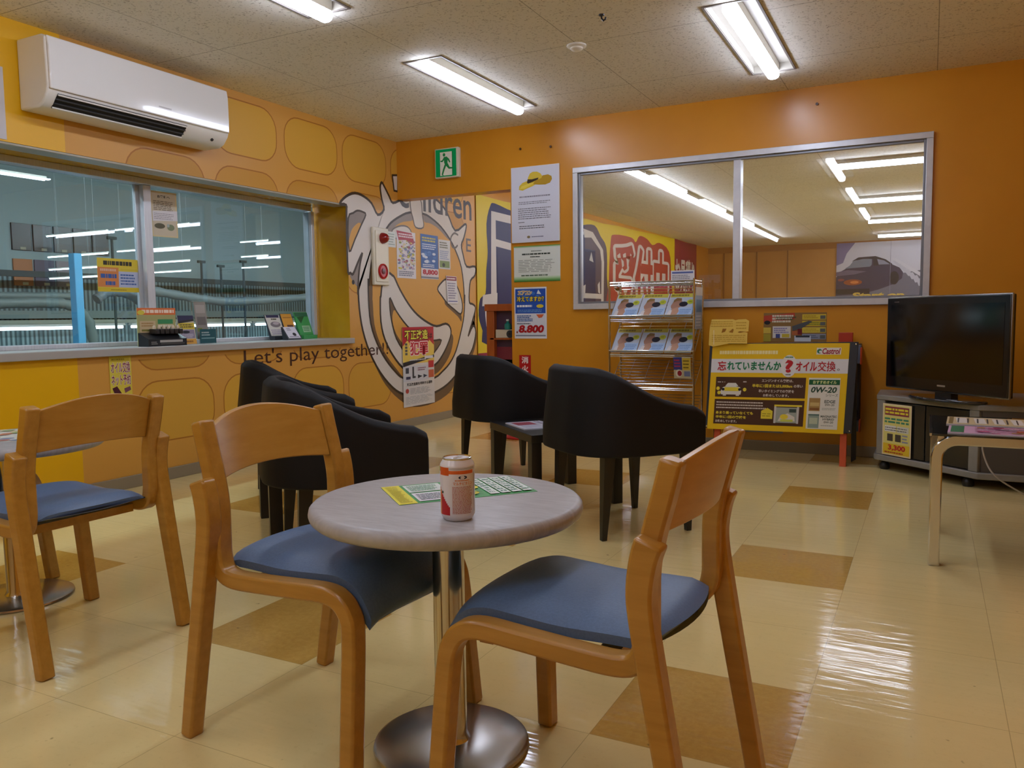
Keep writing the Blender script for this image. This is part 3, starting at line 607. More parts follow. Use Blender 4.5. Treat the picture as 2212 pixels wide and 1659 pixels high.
# ================================================================ wooden chairs
M_WSIDE = M_WOOD
def offset_ribbon(cl, t):
    L_, R_ = [], []
    for i, p in enumerate(cl):
        a, b = Vector(cl[max(0, i-1)]), Vector(cl[min(len(cl)-1, i+1)]); d = (b-a).normalized(); n = Vector((-d.y, d.x))
        tt = t[i] if isinstance(t, list) else t
        L_.append(Vector(p)+n*tt/2); R_.append(Vector(p)-n*tt/2)
    return L_+R_[::-1], L_, R_
def ribbon(cl, t, y0, y1, m, sp=None):
    mb = MB(); _, A, B = offset_ribbon(cl, t)
    sp = sp or [0]*len(A); rows = [[Vector((a.x, y0+q, a.y)), Vector((b.x, y0+q, b.y)), Vector((b.x, y1+q, b.y)), Vector((a.x, y1+q, a.y))] for a, b, q in zip(A, B, sp)]
    mb.grid(rows, m, True, True, True); return mb
def make_chair(label):
    r = root('dining_chair', label, 'chair', (0, 0, 0), 0, 'wooden chairs with blue vinyl seats')
    side = catmull([Vector(p) for p in ((.036, .765), (.052, .70), (.068, .64), (.080, .575), (.081, .50), (.082, .45), (.096, .412), (.135, .398), (.23, .401), (.33, .407), (.41, .411), (.452, .400), (.477, .370), (.486, .325), (.491, .20), (.497, .0))], 4, False)
    rear = catmull([Vector(p) for p in ((-.012, 0), (.011, .13), (.035, .26), (.060, .40), (.077, .50), (.080, .55), (.073, .60), (.063, .632))], 4, False)
    for s in (-1, 1):
        a, b = sorted((s*.180, s*.222)); mb = ribbon(side, .038, a, b, M_WSIDE, [s*.038*max(0, 1-p.y/.36) if p.x > .4 else 0 for p in side]); mb.obj('side_frame', r, bevel=.006, seg=2)
        a, b = sorted((s*.211, s*.252)); mb = ribbon(rear, [.036+.014*i/(len(rear)-1) for i in range(len(rear))], a, b, M_WSIDE); mb.obj('rear_leg', r, bevel=.007, seg=2)
    # backrest: bent veneer panel between the posts
    rows = []; nu, nv = 17, 6
    def bp(u, v, d):  # u -1..1, v 0 bottom..1 top
        y = u*.180; bow = -.035*(1-u*u); zt = .752+.034*(1-u*u); zb = .628+.012*(1-u*u); z = zb+(zt-zb)*v
        x = .072+bow-(z-.63)*.27; return Vector((x+d, y, z))
    mb = MB(); F = [[bp(-1+2*i/(nu-1), j/(nv-1), .010) for j in range(nv)] for i in range(nu)]; K = [[bp(-1+2*i/(nu-1), j/(nv-1), -.006) for j in range(nv)] for i in range(nu)]
    mb.grid([f+k[::-1] for f, k in zip(F, K)], M_WOODB, True, True, True); mb.obj('backrest', r, bevel=.003)
    # waterfall seat pad
    cl = catmull([Vector(p) for p in ((.085, .436), (.16, .436), (.26, .433), (.36, .439), (.42, .441), (.462, .426), (.490, .390), (.503, .352))], 4, False)
    mb = MB(); rows = []; ny = 12
    _, A, B = offset_ribbon(cl, .034); n = len(A)
    for i, (a, b) in enumerate(zip(A, B)):
        top = []; bot = []; s_ = i/(n-1); pinch = min(1, .35+min(i, n-1-i)/3.0)
        mid = (a+b)/2; a2 = mid+(a-mid)*pinch; b2 = mid+(b-mid)*pinch
        for k in range(ny+1):
            u = -1+2*k/ny; yy = u*.179; e = 1-abs(u)**8
            crown = .010*(1-u*u); back = -.035*(1-u*u)*max(0, 1-s_*5)
            nn = (a-b).normalized()
            top.append(Vector((a2.x+nn.x*crown*pinch+back, yy, a2.y+nn.y*crown*pinch-.016*(1-e))))
            bot.append(Vector((b2.x+back, yy, b2.y)))
        rows.append(top+bot[::-1])
    mb.grid(rows, M_BLUE, True, True, True); mb.obj('seat', r, ang=60)
    for lo, hi in (((.15, -.18, .375), (.19, .18, .40)), ((.40, -.18, .372), (.43, .18, .398))):
        mb = MB(); mb.box(lo, hi, M_WSIDE); mb.obj('crossbar', r)
    return r
ch0 = make_chair('wooden chair with blue seat at the left of the drink-can table')
def place(c, x, y, rz): c.location = (x, y, 0); c.rotation_euler = (0, 0, rz)
place(ch0, 2.722, -4.537, -.047)
copy_tree(ch0, (3.942, -4.600, 0), 3.104, 'wooden chair with blue seat nearest the viewer, right of the can table')
copy_tree(ch0, (2.078, -4.503, 0), 3.10, 'wooden chair seen from behind, in front of the yellow wall panel')
copy_tree(ch0, (.735, -4.40, 0), .02, 'wooden chair almost hidden beyond the left table, only a corner of blue seat showing')

# ================================================================ pedestal tables
def make_cafe(label):
    r = root('cafe_table', label, 'table', (0, 0, 0), 0, 'round grey pedestal tables')
    mb = MB(); mb.lathe([(.001, .547), (.285, .547), (.300, .550), (.309, .558), (.312, .568), (.310, .579), (.303, .586), (.294, .588), (.001, .588)], M_LAM, 72); mb.obj('tabletop', r)
    mb = MB(); mb.lathe([(.001, .538), (.14, .538), (.14, .547), (.001, .547)], M_BLACK, 32); mb.obj('mounting_plate', r)
    mb = MB(); mb.lathe([(.001, .016), (.044, .016), (.037, .03), (.0365, .538), (.001, .538)], M_STEEL, 40); mb.obj('column', r)
    mb = MB(); mb.lathe([(.001, 0), (.180, 0), (.183, .004), (.181, .010), (.173, .014), (.05, .0165), (.001, .0165)], mat('#bdbab6', .27, 1.0), 64); mb.obj('base', r)
    return r
t0 = make_cafe('round grey table with the drink can on it'); t0.location = (3.29, -4.528, 0)
copy_tree(t0, (1.33, -4.35, 0), 0, 'round grey table cut by the left edge')
def leaflet_draw(g):
    g.rect(0, 0, .13, 1, '#e6dc3a', 1); g.lines(.02, .05, .11, .95, 14, '#b7a820', 2, .4, 3)
    g.rect(.15, .06, .42, .46, '#dfe8e2', 1); g.lines(.17, .10, .40, .42, 5, '#5f9f7c', 2, .45, 4); g.rect(.15, .52, .42, .94, '#e8e8ee', 1); g.lines(.17, .58, .40, .9, 5, '#4a5a68', 2, .45, 5)
    for k in range(3): g.ell(.52+.045*(k % 2), .22+.28*k, .085, .11, '#e3d63c', 2)
    g.lines(.45, .05, .64, .95, 8, '#2f7f4c', 3, .2, 6)
    for k in range(4):
        g.rect(.66+.083*k, .06, .73+.083*k, .94, '#dfe9e4', 1); g.lines(.668+.083*k, .1, .724+.083*k, .9, 7, '#4f8f72', 2, .5, 10+k)
C0 = Vector((3.084, -4.502, .5888)); U_ = Vector((3.289-3.084, -4.261+4.502, 0))*1.06; V_ = Vector((3.234-3.084, -4.638+4.502, 0))
sheet('leaflet', C0, U_, V_, '#4da15f', 'green and yellow leaflet under the can on the grey table', 'leaflet', leaflet_draw, t=.0006)
def food_draw(g):
    R = random.Random(5)
    for k in range(26): g.ell(R.random()*.9+.05, R.random()*.9+.05, .04+.05*R.random(), .05+.06*R.random(), R.choice(['#c98a6a', '#9cb47a', '#e2d9b0', '#b5796b', '#7f93b8', '#d9c2c9']), 1+k % 4, 10)
sheet('leaflet', (1.155, -4.14, .5888), (.30, -.20, 0), (-.13, -.20, 0), '#d9dfd8', 'colourful leaflet on the left table', 'leaflet', food_draw, t=.0006)
# drink can
r = root('drink_can', 'white and orange drink can standing on the grey table', 'drink can', (3.413, -4.684, .5885))
Rc = .0331
def can_mat():
    m = bpy.data.materials.new('can_print'); m.use_nodes = True; nt, N, L, b = nodes(m)
    b.inputs['Base Color'].default_value = lin('#dfdfe6'); b.inputs['Metallic'].default_value = .08; b.inputs['Roughness'].default_value = .28; return m
M_CAN = can_mat()
mb = MB(); mb.lathe([(.001, .004), (.022, .004), (.025, 0), (.0275, .002), (.0325, .010), (Rc, .013), (Rc, .104), (.0322, .108), (.0272, .1165), (.0268, .118)], M_CAN, 48)
base_a = math.atan2(-6.091+4.688, 4.266-3.405)     # the side turned to the visitor's seat
cf = lambda u, v, l: Vector(((Rc+.00012*l)*math.cos(base_a+(u-.5)*2.6), (Rc+.00012*l)*math.sin(base_a+(u-.5)*2.6), .104-.091*v))
g = Gfx(mb, cf)
g.rect(0, 0, .30, .17, '#d0591c', 1, 6); g.rect(.30, .062, .90, .135, '#d9662a', 1, 10); g.rect(-.2, .0, 0, .1, '#7f9a3a', 1, 4)
for k in range(3): g.rect(.31, .004+.018*k, .95, .011+.018*k, '#8f959e', 1, 10)
for k in range(10):
    u0 = .0+.032*k; h = .15+.42*(1-k/10)**1.2; g.rect(u0, 1-h, u0+.032, 1, '#b5252b' if k > 1 else '#d0782e', 1)
g.ell(.62, .205, .10, .038, '#1c2440', 1, 18); g.ell(.585, .20, .022, .014, '#c9ccd6', 2, 10); g.ell(.655, .205, .022, .014, '#c9ccd6', 2, 10)
g.lines(.44, .255, .80, .28, 1, '#d07a3c', 1, .8, 2, .04, .05); g.text('マルチビタミン', .40, .295, .86, .365, '#cf6a22', 1, .015)
g.lines(.38, .39, .86, .97, 20, '#b0605a', 1, .45, 9, .05, .15); g.rect(.94, .12, .955, .95, '#70727c', 1); g.rect(.09, .5, .15, .55, '#3a5a4a', 2)
mb.recalc = False; mb.obj('body', r, ang=30)
mb = MB(); mb.lathe([(.0272, .1165), (.0275, .1195), (.0262, .1205), (.0252, .1165), (.001, .1155)], mat('#cfd2d8', .2, 1.0), 48); mb.obj('lid', r)
mb = MB(); mb.box((-.006, -.012, .1165), (.006, .012, .1185), mat('#c9ccd2', .2, 1.0)); mb.obj('pull_tab', r, bevel=.0009)
r.scale = (1.07, 1.07, 1.07)
# ================================================================ black tub chairs
def make_tub(label):
    r = root('tub_chair', label, 'armchair', (0, 0, 0), 0, 'black tub chairs facing the television')
    # plan path of the shell: right arm front -> round the back -> left arm front (origin between the rear feet)
    hw, xf, xb, rad = .285, .475, -.065, .19
    path = []
    for k in range(7): path.append((xf-(xf-xb-rad)*k/7, -hw))
    for k in range(9): a = math.radians(270-90*k/8); path.append((xb+rad+rad*math.cos(a), -hw+rad+rad*math.sin(a)))
    for k in range(1, 5): path.append((xb, -hw+rad+(2*hw-2*rad)*k/5))
    path = path+[(x, -y) for x, y in path[:16][::-1]]
    def ztop(x):
        t = max(0, min(1, (x-xb)/(xf-xb))); pts = ((0, .774), (.08, .772), (.2, .748), (.35, .700), (.5, .655), (.65, .622), (.8, .602), (.93, .592), (1.0, .565))
        for (a, za), (b, zb) in zip(pts, pts[1:]):
            if t <= b: return za+(zb-za)*(t-a)/(b-a)
        return .56
    mb = MB(); rows = []; n = len(path)
    for i, (x, y) in enumerate(path):
        a = Vector(path[max(0, i-1)]); b = Vector(path[min(n-1, i+1)]); d = (b-a).normalized(); nn = Vector((d.y, -d.x)); o = Vector((nn.x, nn.y, 0))
        if i in (0, n-1): o *= 1.0
        p = Vector((x, y, 0)); zt = ztop(x); back = max(0, min(1, (.3-x)/.35)); fl = .035*back; th = .055
        zz = lambda f: .375+(zt-.375)*f
        zb_ = .375+.03*max(0, (x-.3)/.2)*0
        row = [p-o*(.035)+Vector((0, 0, zb_+.004)), p-o*.004+Vector((0, 0, zb_)), p+o*(.004)+Vector((0, 0, zz(.06))), p+o*(fl*.35)+Vector((0, 0, zz(.4))), p+o*(fl*.75)+Vector((0, 0, zz(.8))), p+o*(fl*.95)+Vector((0, 0, zt-.014)), p+o*(fl-.010)+Vector((0, 0, zt)),
               p+o*(fl-.034)+Vector((0, 0, zt-.002)), p+o*(fl*.9-th)+Vector((0, 0, zt-.022)), p+o*(fl*.6-th)+Vector((0, 0, zz(.7))), p-o*th+Vector((0, 0, zz(.25))), p-o*th+Vector((0, 0, zb_+.006))]
        rows.append(row)
    mb.grid(rows, M_BLACKF, True, True, True); mb.obj('shell', r, bevel=.008, seg=2, ang=60)
    mb = MB(); pts = []
    for i, (x, y) in enumerate(path):
        pts.append(Vector((min(x, xf-.02)*1.0+(.05 if x < .2 else 0)*0, y*.80, .39)) if x > .1 else Vector((xb+.05+(x-xb)*.9, y*.80, .39)))
    mb.prism(pts, (0, 0, .075), M_BLACKF); mb.obj('seat', r, bevel=.018, seg=3)
    for fx, fy in ((0, -.245), (0, .245), (.443, -.245), (.443, .245)):
        mb = MB(); tx = fx+(.025 if fx == 0 else -.005); ty = fy*.985; a, b = .027, .0125
        mb.grid([[Vector((cx+s*h, cy+t*h, z)) for s, t in ((-1, -1), (1, -1), (1, 1), (-1, 1))] for cx, cy, h, z in ((fx, fy, b, 0), ((fx*3+tx)/4, (fy*3+ty)/4, b+.004, .10), (tx, ty, a, .385))], M_BLACKW, False, True, True); mb.obj('leg', r, bevel=.002)
    return r
tub0 = make_tub('black tub chair, right-hand one of the centre pair, in front of the magazine rack')
def ptub(c, x, y, a): c.location = (x, y, 0); c.rotation_euler = (0, 0, a)
ptub(tub0, 2.812, -2.588, .849)
copy_tree(tub0, (1.80, -1.74, 0), .98, 'black tub chair of the centre pair farther back, before the banner passage')
copy_tree(tub0, (.93, -2.71, 0), .845, 'black tub chair farther back of the left pair, beneath the service window')
copy_tree(tub0, (2.02, -3.66, 0), .85, 'black tub chair nearest the left wooden chair, in front of its twin')
# ---- black coffee tables
TU, TV_ = Vector((.66, .75, 0)).normalized(), Vector((-.75, .66, 0)).normalized()
def make_coffee(label):
    r = root('coffee_table', label, 'coffee table', (0, 0, 0), 0, 'black side tables between the tub chairs')
    mb = MB(); mb.box((-.265, -.31, .358), (.265, .31, .40), M_BLACKW); mb.obj('tabletop', r, bevel=.003)
    for sx in (-1, 1):
        for sy in (-1, 1):
            mb = MB(); mb.box((sx*.235-.028, sy*.28-.028, 0), (sx*.235+.028, sy*.28+.028, .36), M_BLACKW); mb.obj('leg', r, bevel=.003)
    return r
D_ = Vector((2.790, -2.022, 0)); cpos = D_-TU*.235+TV_*.28; ang = math.atan2(TU.y, TU.x)
cf0 = make_coffee('black side table between the two centre tub chairs'); cf0.location = cpos; cf0.rotation_euler = (0, 0, ang)
D2_ = Vector((1.70, -3.42, 0)); cpos2 = D2_+TU*.235+TV_*.27
copy_tree(cf0, cpos2, ang, 'black side table between the two left tub chairs, only its legs showing')
def magazine(name, c, U, V, t, col, label, draw, group=None, cat='magazine'):
    c, U, V = Vector(c), Vector(U), Vector(V); r = root(name, label, cat, c, 0, group); N = U.cross(-V).normalized(); o = -U/2-V/2
    mb = MB(); mb.prism([o, o+V, o+U+V, o+U], N*t, M_PAPER); mb.obj('pages', r)
    sheet('cover', o+N*(t+.0008), U, V, col, '', '', draw, t=.0006, parent=r, part=True); return r
def mag_a(g):
    g.rect(.05, .05, .95, .3, '#c9c9d6', 1); g.rect(.1, .36, .5, .9, '#8d3a48', 1); g.lines(.55, .36, .93, .9, 6, '#a7a9bb', 1, .5, 3); g.lines(.08, .08, .9, .26, 2, '#5b4f62', 2, .5, 4)
def mag_b(g):
    g.rect(.0, .0, 1, .4, '#30313d', 1); g.rect(.1, .5, .9, .8, '#6b6470', 1); g.lines(.1, .08, .9, .32, 2, '#a9a9b5', 2, .5, 4)
mc = cpos+Vector((0, 0, .4005))
magazine('magazine', mc-TU*.12+TV_*.02, TV_*-.29, -TU*.21, .006, '#b9b9c6', 'open pale magazine at the front of the black side table', mag_a, 'magazines on the side table')
magazine('magazine', mc+TU*.135-TV_*.02, TV_*-.29, -TU*.21, .006, '#4b4a55', 'dark magazine at the back of the black side table', mag_b, 'magazines on the side table')

# ================================================================ fire extinguisher
r = root('fire_extinguisher', 'red fire extinguisher on a round red stand behind the tub chairs', 'fire extinguisher', (1.262, -.135, 0))
RED = mat('#b5151c', .3)
mb = MB(); mb.lathe([(.001, 0), (.11, 0), (.115, .012), (.10, .03), (.07, .04), (.001, .04)], RED, 36); mb.obj('stand', r)
mb = MB(); mb.lathe([(.001, .04), (.062, .04), (.065, .05), (.065, .36), (.05, .41), (.02, .425), (.02, .45), (.001, .45)], RED, 32); mb.obj('cylinder', r)
mb = MB(); mb.box((-.012, -.09, .46), (.012, .03, .475), M_BLACK); mb.box((-.012, -.09, .49), (.012, .03, .50), M_BLACK); mb.box((-.012, .0, .445), (.012, .03, .5), M_BLACK); mb.obj('handle', r, bevel=.002)
mb = MB(); mb.tube(catmull([Vector(p) for p in ((0, .03, .46), (.05, .06, .44), (.085, .03, .34), (.08, 0, .2), (.075, -.01, .12))], 5, False), .010, M_BLACK, 8); mb.obj('hose', r)
def ext_draw(g):
    for k, ch in enumerate('消火器'): g.text(ch, .2, .05+.31*k, .8, .29+.31*k, '#f0dfe0', 2, .03)
sheet('extinguisher_sign', (1.203, -.0025, .682), (.108, 0, 0), (0, 0, -.24), '#b5161d', 'red vertical sign with white characters above the extinguisher', 'sign', ext_draw)

# ================================================================ posters on the back wall
def hat_draw(g):
    Y, Y2, K = '#d8bd3e', '#b48f22', '#3e3224'
    g.poly([(.16, .295), (.17, .245), (.24, .205), (.32, .19), (.46, .185), (.55, .20), (.52, .24), (.44, .265), (.34, .285), (.24, .31)], Y, 1)
    g.poly([(.50, .20), (.58, .155), (.68, .13), (.78, .125), (.85, .15), (.86, .19), (.82, .235), (.72, .255), (.60, .25), (.48, .24), (.46, .22)], Y2, 1)
    g.poly([(.34, .205), (.36, .14), (.40, .09), (.46, .072), (.55, .075), (.62, .10), (.66, .14), (.64, .165), (.50, .195)], Y, 2)
    g.poly([(.335, .208), (.35, .165), (.44, .17), (.58, .155), (.57, .178), (.46, .205), (.36, .222)], K, 3)
    g.poly([(.18, .285), (.22, .25), (.36, .225), (.50, .215), (.40, .25), (.28, .285)], '#e6d154', 2)
    g.lines(.17, .385, .83, .405, 1, '#8d8c9c', 1, .9, 2, .03, .02)
    g.lines(.15, .455, .86, .50, 2, '#74757f', 1, .38, 3, .035); g.lines(.14, .54, .86, .70, 6, '#74757f', 1, .38, 4, .035, .2)
    g.lines(.14, .725, .30, .745, 1, '#74757f', 1, .5, 5, .03); g.lines(.16, .775, .82, .83, 2, '#6a6b76', 1, .42, 6, .035)
    g.ell(.36, .935, .035, .017, '#8a7a55', 1, 14); g.lines(.42, .925, .68, .945, 1, '#6b6f8c', 1, .6, 7, .04, .05)
r = root('framed_poster', 'tall white notice panel with a yellow hat on the orange wall', 'poster', (1.152, -.016, 2.228))
mb = MB(); mb.box((0, 0, -.615), (.436, .016, 0), M_WHITE); mb.obj('board', r, bevel=.002)
sheet('print', (.004, -.0005, -.004), (.428, 0, 0), (0, 0, -.607), '#d5d8e6', '', '', hat_draw, parent=r, part=True, t=.0004)
def green_draw(g):
    for k in range(5):
        g.rect(0, .012*k, 1, .012*k+.012, ['#4f8a3c', '#7aa765', '#9fbf90', '#c0d2b8', '#d2dccf'][k], 1)
        g.rect(0, .975-.03*k, 1, 1-.025*k if k == 0 else 1.005-.03*k, ['#3f7a30', '#5f9650', '#86b57a', '#a9cba0', '#c2d8bc'][k], 1)
    g.lines(.38, .13, .62, .17, 1, '#6c776c', 2, .6, 1); g.lines(.18, .205, .80, .26, 1, '#39443d', 2, .75, 2, .05, .02); g.lines(.36, .29, .58, .33, 1, '#39443d', 2, .75, 3)
    g.lines(.1, .38, .9, .74, 8, '#8c948e', 2, .32, 4, .12, .15); g.lines(.16, .80, .84, .85, 1, '#5b735b', 2, .7, 5)
sheet('notice', (1.164, -.0025, 1.586), (.422, 0, 0), (0, 0, -.295), '#dbe2dc', 'white notice with green grass edges under the hat panel', 'notice', green_draw)
def ac_ad(g, big=True):
    g.rect(.03, .03, .97, .51, '#2352b4', 1); g.rect(.05, .51, .97, .94, '#d5dbe8', 1); g.rect(.03, .93, .97, .955, '#7b8296', 2)
    for k in range(6): g.ell(.2+.13*k, .12+.06*(k % 3), .06, .03, '#3a74cc', 2, 12)
    g.otext('エアコン', .12, .07, .55, .145, '#9a3a5a', '#e4dfa8', 4, .01, (.014, .010))
    g.otext('冷えてますか？', .08, .175, .92, .28, '#efd84a', '#3a3a20', 3, .02, (.012, .009))
    g.poly([(.70, .13), (.75, .05), (.79, .09), (.84, .14)], '#dfe8f0', 3); g.lines(.08, .34, .58, .39, 1, '#e8eef4', 3, .8, 3, .08); g.ell(.80, .37, .11, .035, '#d8c23a', 3)
    g.lines(.1, .43, .9, .49, 2, '#6fa0d8', 3, .5, 4); g.lines(.08, .54, .6, .67, 4, '#3d66a8', 3, .6, 5); g.poly([(.68, .53), (.92, .53), (.86, .59), (.76, .60)], '#d8673a', 3); g.lines(.08, .70, .6, .72, 1, '#2a3350', 3, .7, 6)
    g.text('¥', .05, .85, .11, .90, '#7a1018', 4, .03); g.text('8,800', .13, .735, .92, .915, '#a8121e', 4, .05, .15)
sheet('advert_poster', (1.164, -.0025, 1.246), (.296, 0, 0), (0, 0, -.425), '#dfe4ee', 'blue advert with a big red price below the green notice', 'poster', ac_ad)
def tool_draw(g):
    g.poly([(0, .1), (.5, 0), (.5, .22), (0, .32)], '#b5432c', 1); R = random.Random(11)
    g.lines(.14, .06, .5, .34, 3, '#d8d2c0', 2, .7, 3, .05); g.ell(.06, .33, .05, .07, '#1d1d20', 2); g.lines(.2, .12, .55, .25, 2, '#3d5a3a', 3, .5, 8, .04)
    for k in range(4): g.rect(.62, .06+.22*k, .99, .24+.22*k, ['#d6bf3a', '#c9ae2c', '#d8c648', '#8d95a8'][k], 1); g.lines(.64, .09+.22*k, .9, .21+.22*k, 2, ['#a8861c', '#7a8a2a', '#b9a02c', '#5c6478'][k], 2, .5, 20+k); g.rect(.90, .10+.22*k, .98, .22+.22*k, '#5d625e', 3)
    g.rect(0, .5, .12, .70, '#d2b84a', 1); g.rect(0, .72, .12, .98, '#a89a34', 1); g.rect(.15, .46, .44, .86, '#d8d4cf', 1); g.lines(.17, .5, .42, .7, 3, '#8d86b5', 2, .6, 5); g.rect(.2, .72, .27, .86, '#3e4a8a', 2); g.rect(.3, .72, .42, .84, '#c9b43c', 2)
    g.poly([(.46, .46), (.6, .36), (.72, .28), (.78, .30), (.62, .52), (.47, .62)], '#4b5258', 3); g.rect(.46, .62, .6, .76, '#b0653a', 2); g.rect(.55, .55, .62, .74, '#6e1d20', 3); g.rect(.5, .78, .76, .98, '#c5cfdc', 2); g.rect(.52, .78, .74, .84, '#2c3440', 3)
sheet('poster', (3.194, -.0025, 1.008), (.430, 0, 0), (0, 0, -.21), '#8a6a3a', 'busy yellow and red product poster under the office window', 'poster', tool_draw)
sheet('notice', (3.07, -.004, .335), (.27, 0, 0), (0, 0, -.20), '#8f8d88', 'grey text notice low on the wall under the yellow sign', 'notice', lambda g: (g.lines(.05, .06, .95, .8, 8, '#4c4a48', 1, .4, 2, .1), g.rect(0, .86, 1, .93, '#9a8a2c', 1)))
# ================================================================ flyers on the mural and left wall
def flyer_a(g):
    g.poly([(0, 0), (.8, .02), (.95, .22), (.75, .28), (.5, .18), (.1, .2)], '#a83442', 1); R = random.Random(2); g.lines(.1, .04, .9, .14, 2, '#e6d4d8', 2, .6, 3, .06)
    for k in range(95): g.ell(.07+.86*R.random(), .20+.62*R.random(), .03+.05*R.random(), .010+.02*R.random(), R.choice(['#c9bd4e', '#8a9a4a', '#b9a4bf', '#7d86a8', '#d7c6a0', '#9c5a6a']), 2+k % 5, 8)
    g.lines(.08, .84, .92, .96, 3, '#6f7488', 2, .5, 4)
sheet('flyer', (.0036, -.035, 1.788), (0, .30, 0), (0, 0, -.422), '#dcd9dd', 'colourful red-topped flyer taped to the mural face', 'flyer', flyer_a)
def flyer_b(g):
    g.rect(0, 0, 1, .76, '#3f66a8', 1); g.lines(.08, .05, .9, .17, 2, '#c9bd5a', 2, .6, 3, .08); g.lines(.08, .2, .92, .34, 3, '#d5dfee', 2, .5, 4); R = random.Random(4)
    for k in range(16): g.ell(.1+.8*R.random(), .38+.25*R.random(), .1, .03, R.choice(['#6f95cc', '#a9c0e2', '#d5dfee', '#4f7abc']), 2+k % 4, 10)
    g.lines(.08, .66, .9, .74, 2, '#e2e8f2', 6, .5, 6); g.rect(0, .76, 1, .94, '#d8cfd4', 2); g.text('8,800', .08, .79, .95, .92, '#b01826', 3, .05); g.rect(0, .95, 1, .985, '#7d7c86', 2)
sheet('flyer', (.0036, .352, 1.791), (0, .302, 0), (0, 0, -.418), '#c9ced8', 'blue flyer with a red price on the mural face', 'flyer', flyer_b)
sheet('flyer', (.0036, .664, 1.763), (0, .215, 0), (0, 0, -.283), '#d6d8da', 'small flyer with a green photo right of the blue flyer', 'flyer', lambda g: (g.lines(.1, .06, .9, .3, 3, '#6a6b52', 1, .5, 2), g.lines(.1, .36, .9, .68, 5, '#8c9cc0', 1, .5, 3), g.rect(.08, .72, .92, .95, '#7f9458', 1), g.ell(.4, .86, .12, .07, '#3a4030', 2)))
sheet('flyer', (.0075, .785, 1.415), (0, .20, .0), (0, .025, -.272), '#dcdbe0', 'tilted slip stuck over the right eye of the mural face', 'flyer', lambda g: (g.rect(.03, .02, .97, .16, '#8a2a38', 1), g.lines(.08, .05, .9, .13, 1, '#e5d8dc', 2, .7, 1), g.lines(.1, .22, .9, .84, 7, '#8a86a0', 1, .45, 3), g.rect(.06, .9, .94, .93, '#4a55a0', 1)))
sheet('slip', (.0036, -.190, 1.768), (0, .142, 0), (0, 0, -.136), '#d5dad6', 'small white slip right beside the fire alarm lamp', 'paper slip', lambda g: g.lines(.1, .08, .9, .9, 5, '#8fa39a', 1, .4, 3))
def illegal(g):
    g.rect(0, 0, 1, .26, '#b8232c', 1); g.rect(.05, .24, 1, .44, '#e2c34c', 1)
    g.poly([(.0, .24), (.15, .16), (.3, .28), (.5, .2), (.7, .28), (.85, .17), (1, .24), (1, .46), (0, .46)], '#e6c85a', 2)
    g.otext('不正改造', .06, .035, .80, .16, '#e9e04a', '#4a1a10', 4, .022, (.014, .009)); g.text('は', .82, .08, .95, .15, '#4a1a10', 5, .03)
    g.otext('犯罪', .22, .185, .80, .355, '#c2222c', '#efd5d2', 4, .025, (.018, .012))
    for k in range(4): g.rect(.07, .2+.04*k, .14, .228+.04*k, '#5a5a58', 4)
    g.poly([(0, .44), (1, .365), (1, .40), (0, .495)], '#24242a', 4); g.lines(.2, .40, .75, .43, 1, '#cfcfcf', 5, .5, 3); g.rect(.68, .375, .96, .41, '#d8dbe2', 5)
    g.rect(0, .49, .8, .68, '#cfd2da', 3); g.rect(.8, .44, .98, .53, '#c22c30', 4); g.rect(.8, .56, .98, .66, '#c8603c', 4)
    g.rect(.07, .51, .17, .58, '#3c4250', 4); g.rect(.08, .62, .22, .655, '#3c3c58', 4); g.rect(.28, .5, .33, .64, '#2c3038', 4); g.rect(.28, .62, .38, .645, '#2c3038', 4); g.lines(.45, .51, .76, .56, 2, '#8a5a6a', 4, .5, 5)
    g.poly([(.45, .605), (.6, .63), (.45, .655)], '#22242c', 4); g.poly([(.63, .605), (.76, .63), (.63, .655)], '#3a4458', 4)
    g.text('不正改造車を排除する運動', .10, .70, .92, .74, '#2a2a2e', 4, .02); g.ell(.11, .80, .05, .03, '#b5483c', 4); g.lines(.2, .765, .92, .85, 5, '#9aa0a8', 4, .3, 6, .1); g.lines(.06, .87, .94, .97, 6, '#a9adb4', 4, .3, 7, .1)
sheet('warning_poster', (.0095, .012, .920), (0, .522, 0), (0, 0, -.735), '#dcdad8', 'tall red, yellow and white warning poster at the mural chin', 'poster', illegal)
def oil_v(g):
    g.rect(.06, .03, .9, .1, '#cdbb3c', 1); g.lines(.1, .045, .88, .085, 1, '#8a7a1c', 2, .7, 2)
    for s_, b, c in (('オイル交換', .12, .36), ('ネット予約', .39, .62)):
        g.otext(s_, .06, b, .94, c, '#7a1d3c', '#ead9cc', 2, .012, (.014, .008))
    g.poly([(.08, .68), (.3, .64), (.5, .8), (.55, .88), (.25, .9)], '#4a1a28', 2); g.poly([(.62, .7), (.9, .66), (.94, .74), (.66, .80)], '#7a4a5c', 2); g.lines(.2, .85, .9, .98, 2, '#b9bfc6', 3, .7, 4, .06)
sheet('vertical_poster', (.0036, -2.957, .797), (0, .146, 0), (0, 0, -.275), '#d9c748', 'narrow yellow poster with red characters below the window sill', 'poster', oil_v)
sheet('paper', (.0036, -3.80, 2.31), (0, .325, 0), (0, 0, -.365), '#c9c5c6', 'white paper sheet left of the air conditioner', 'paper', lambda g: (g.lines(.1, .25, .92, .38, 1, '#3a3a40', 1, .5, 3), g.lines(.1, .45, .95, .8, 6, '#77747a', 1, .35, 4), g.lines(.1, .86, .95, .93, 1, '#2c2c34', 1, .5, 5)))
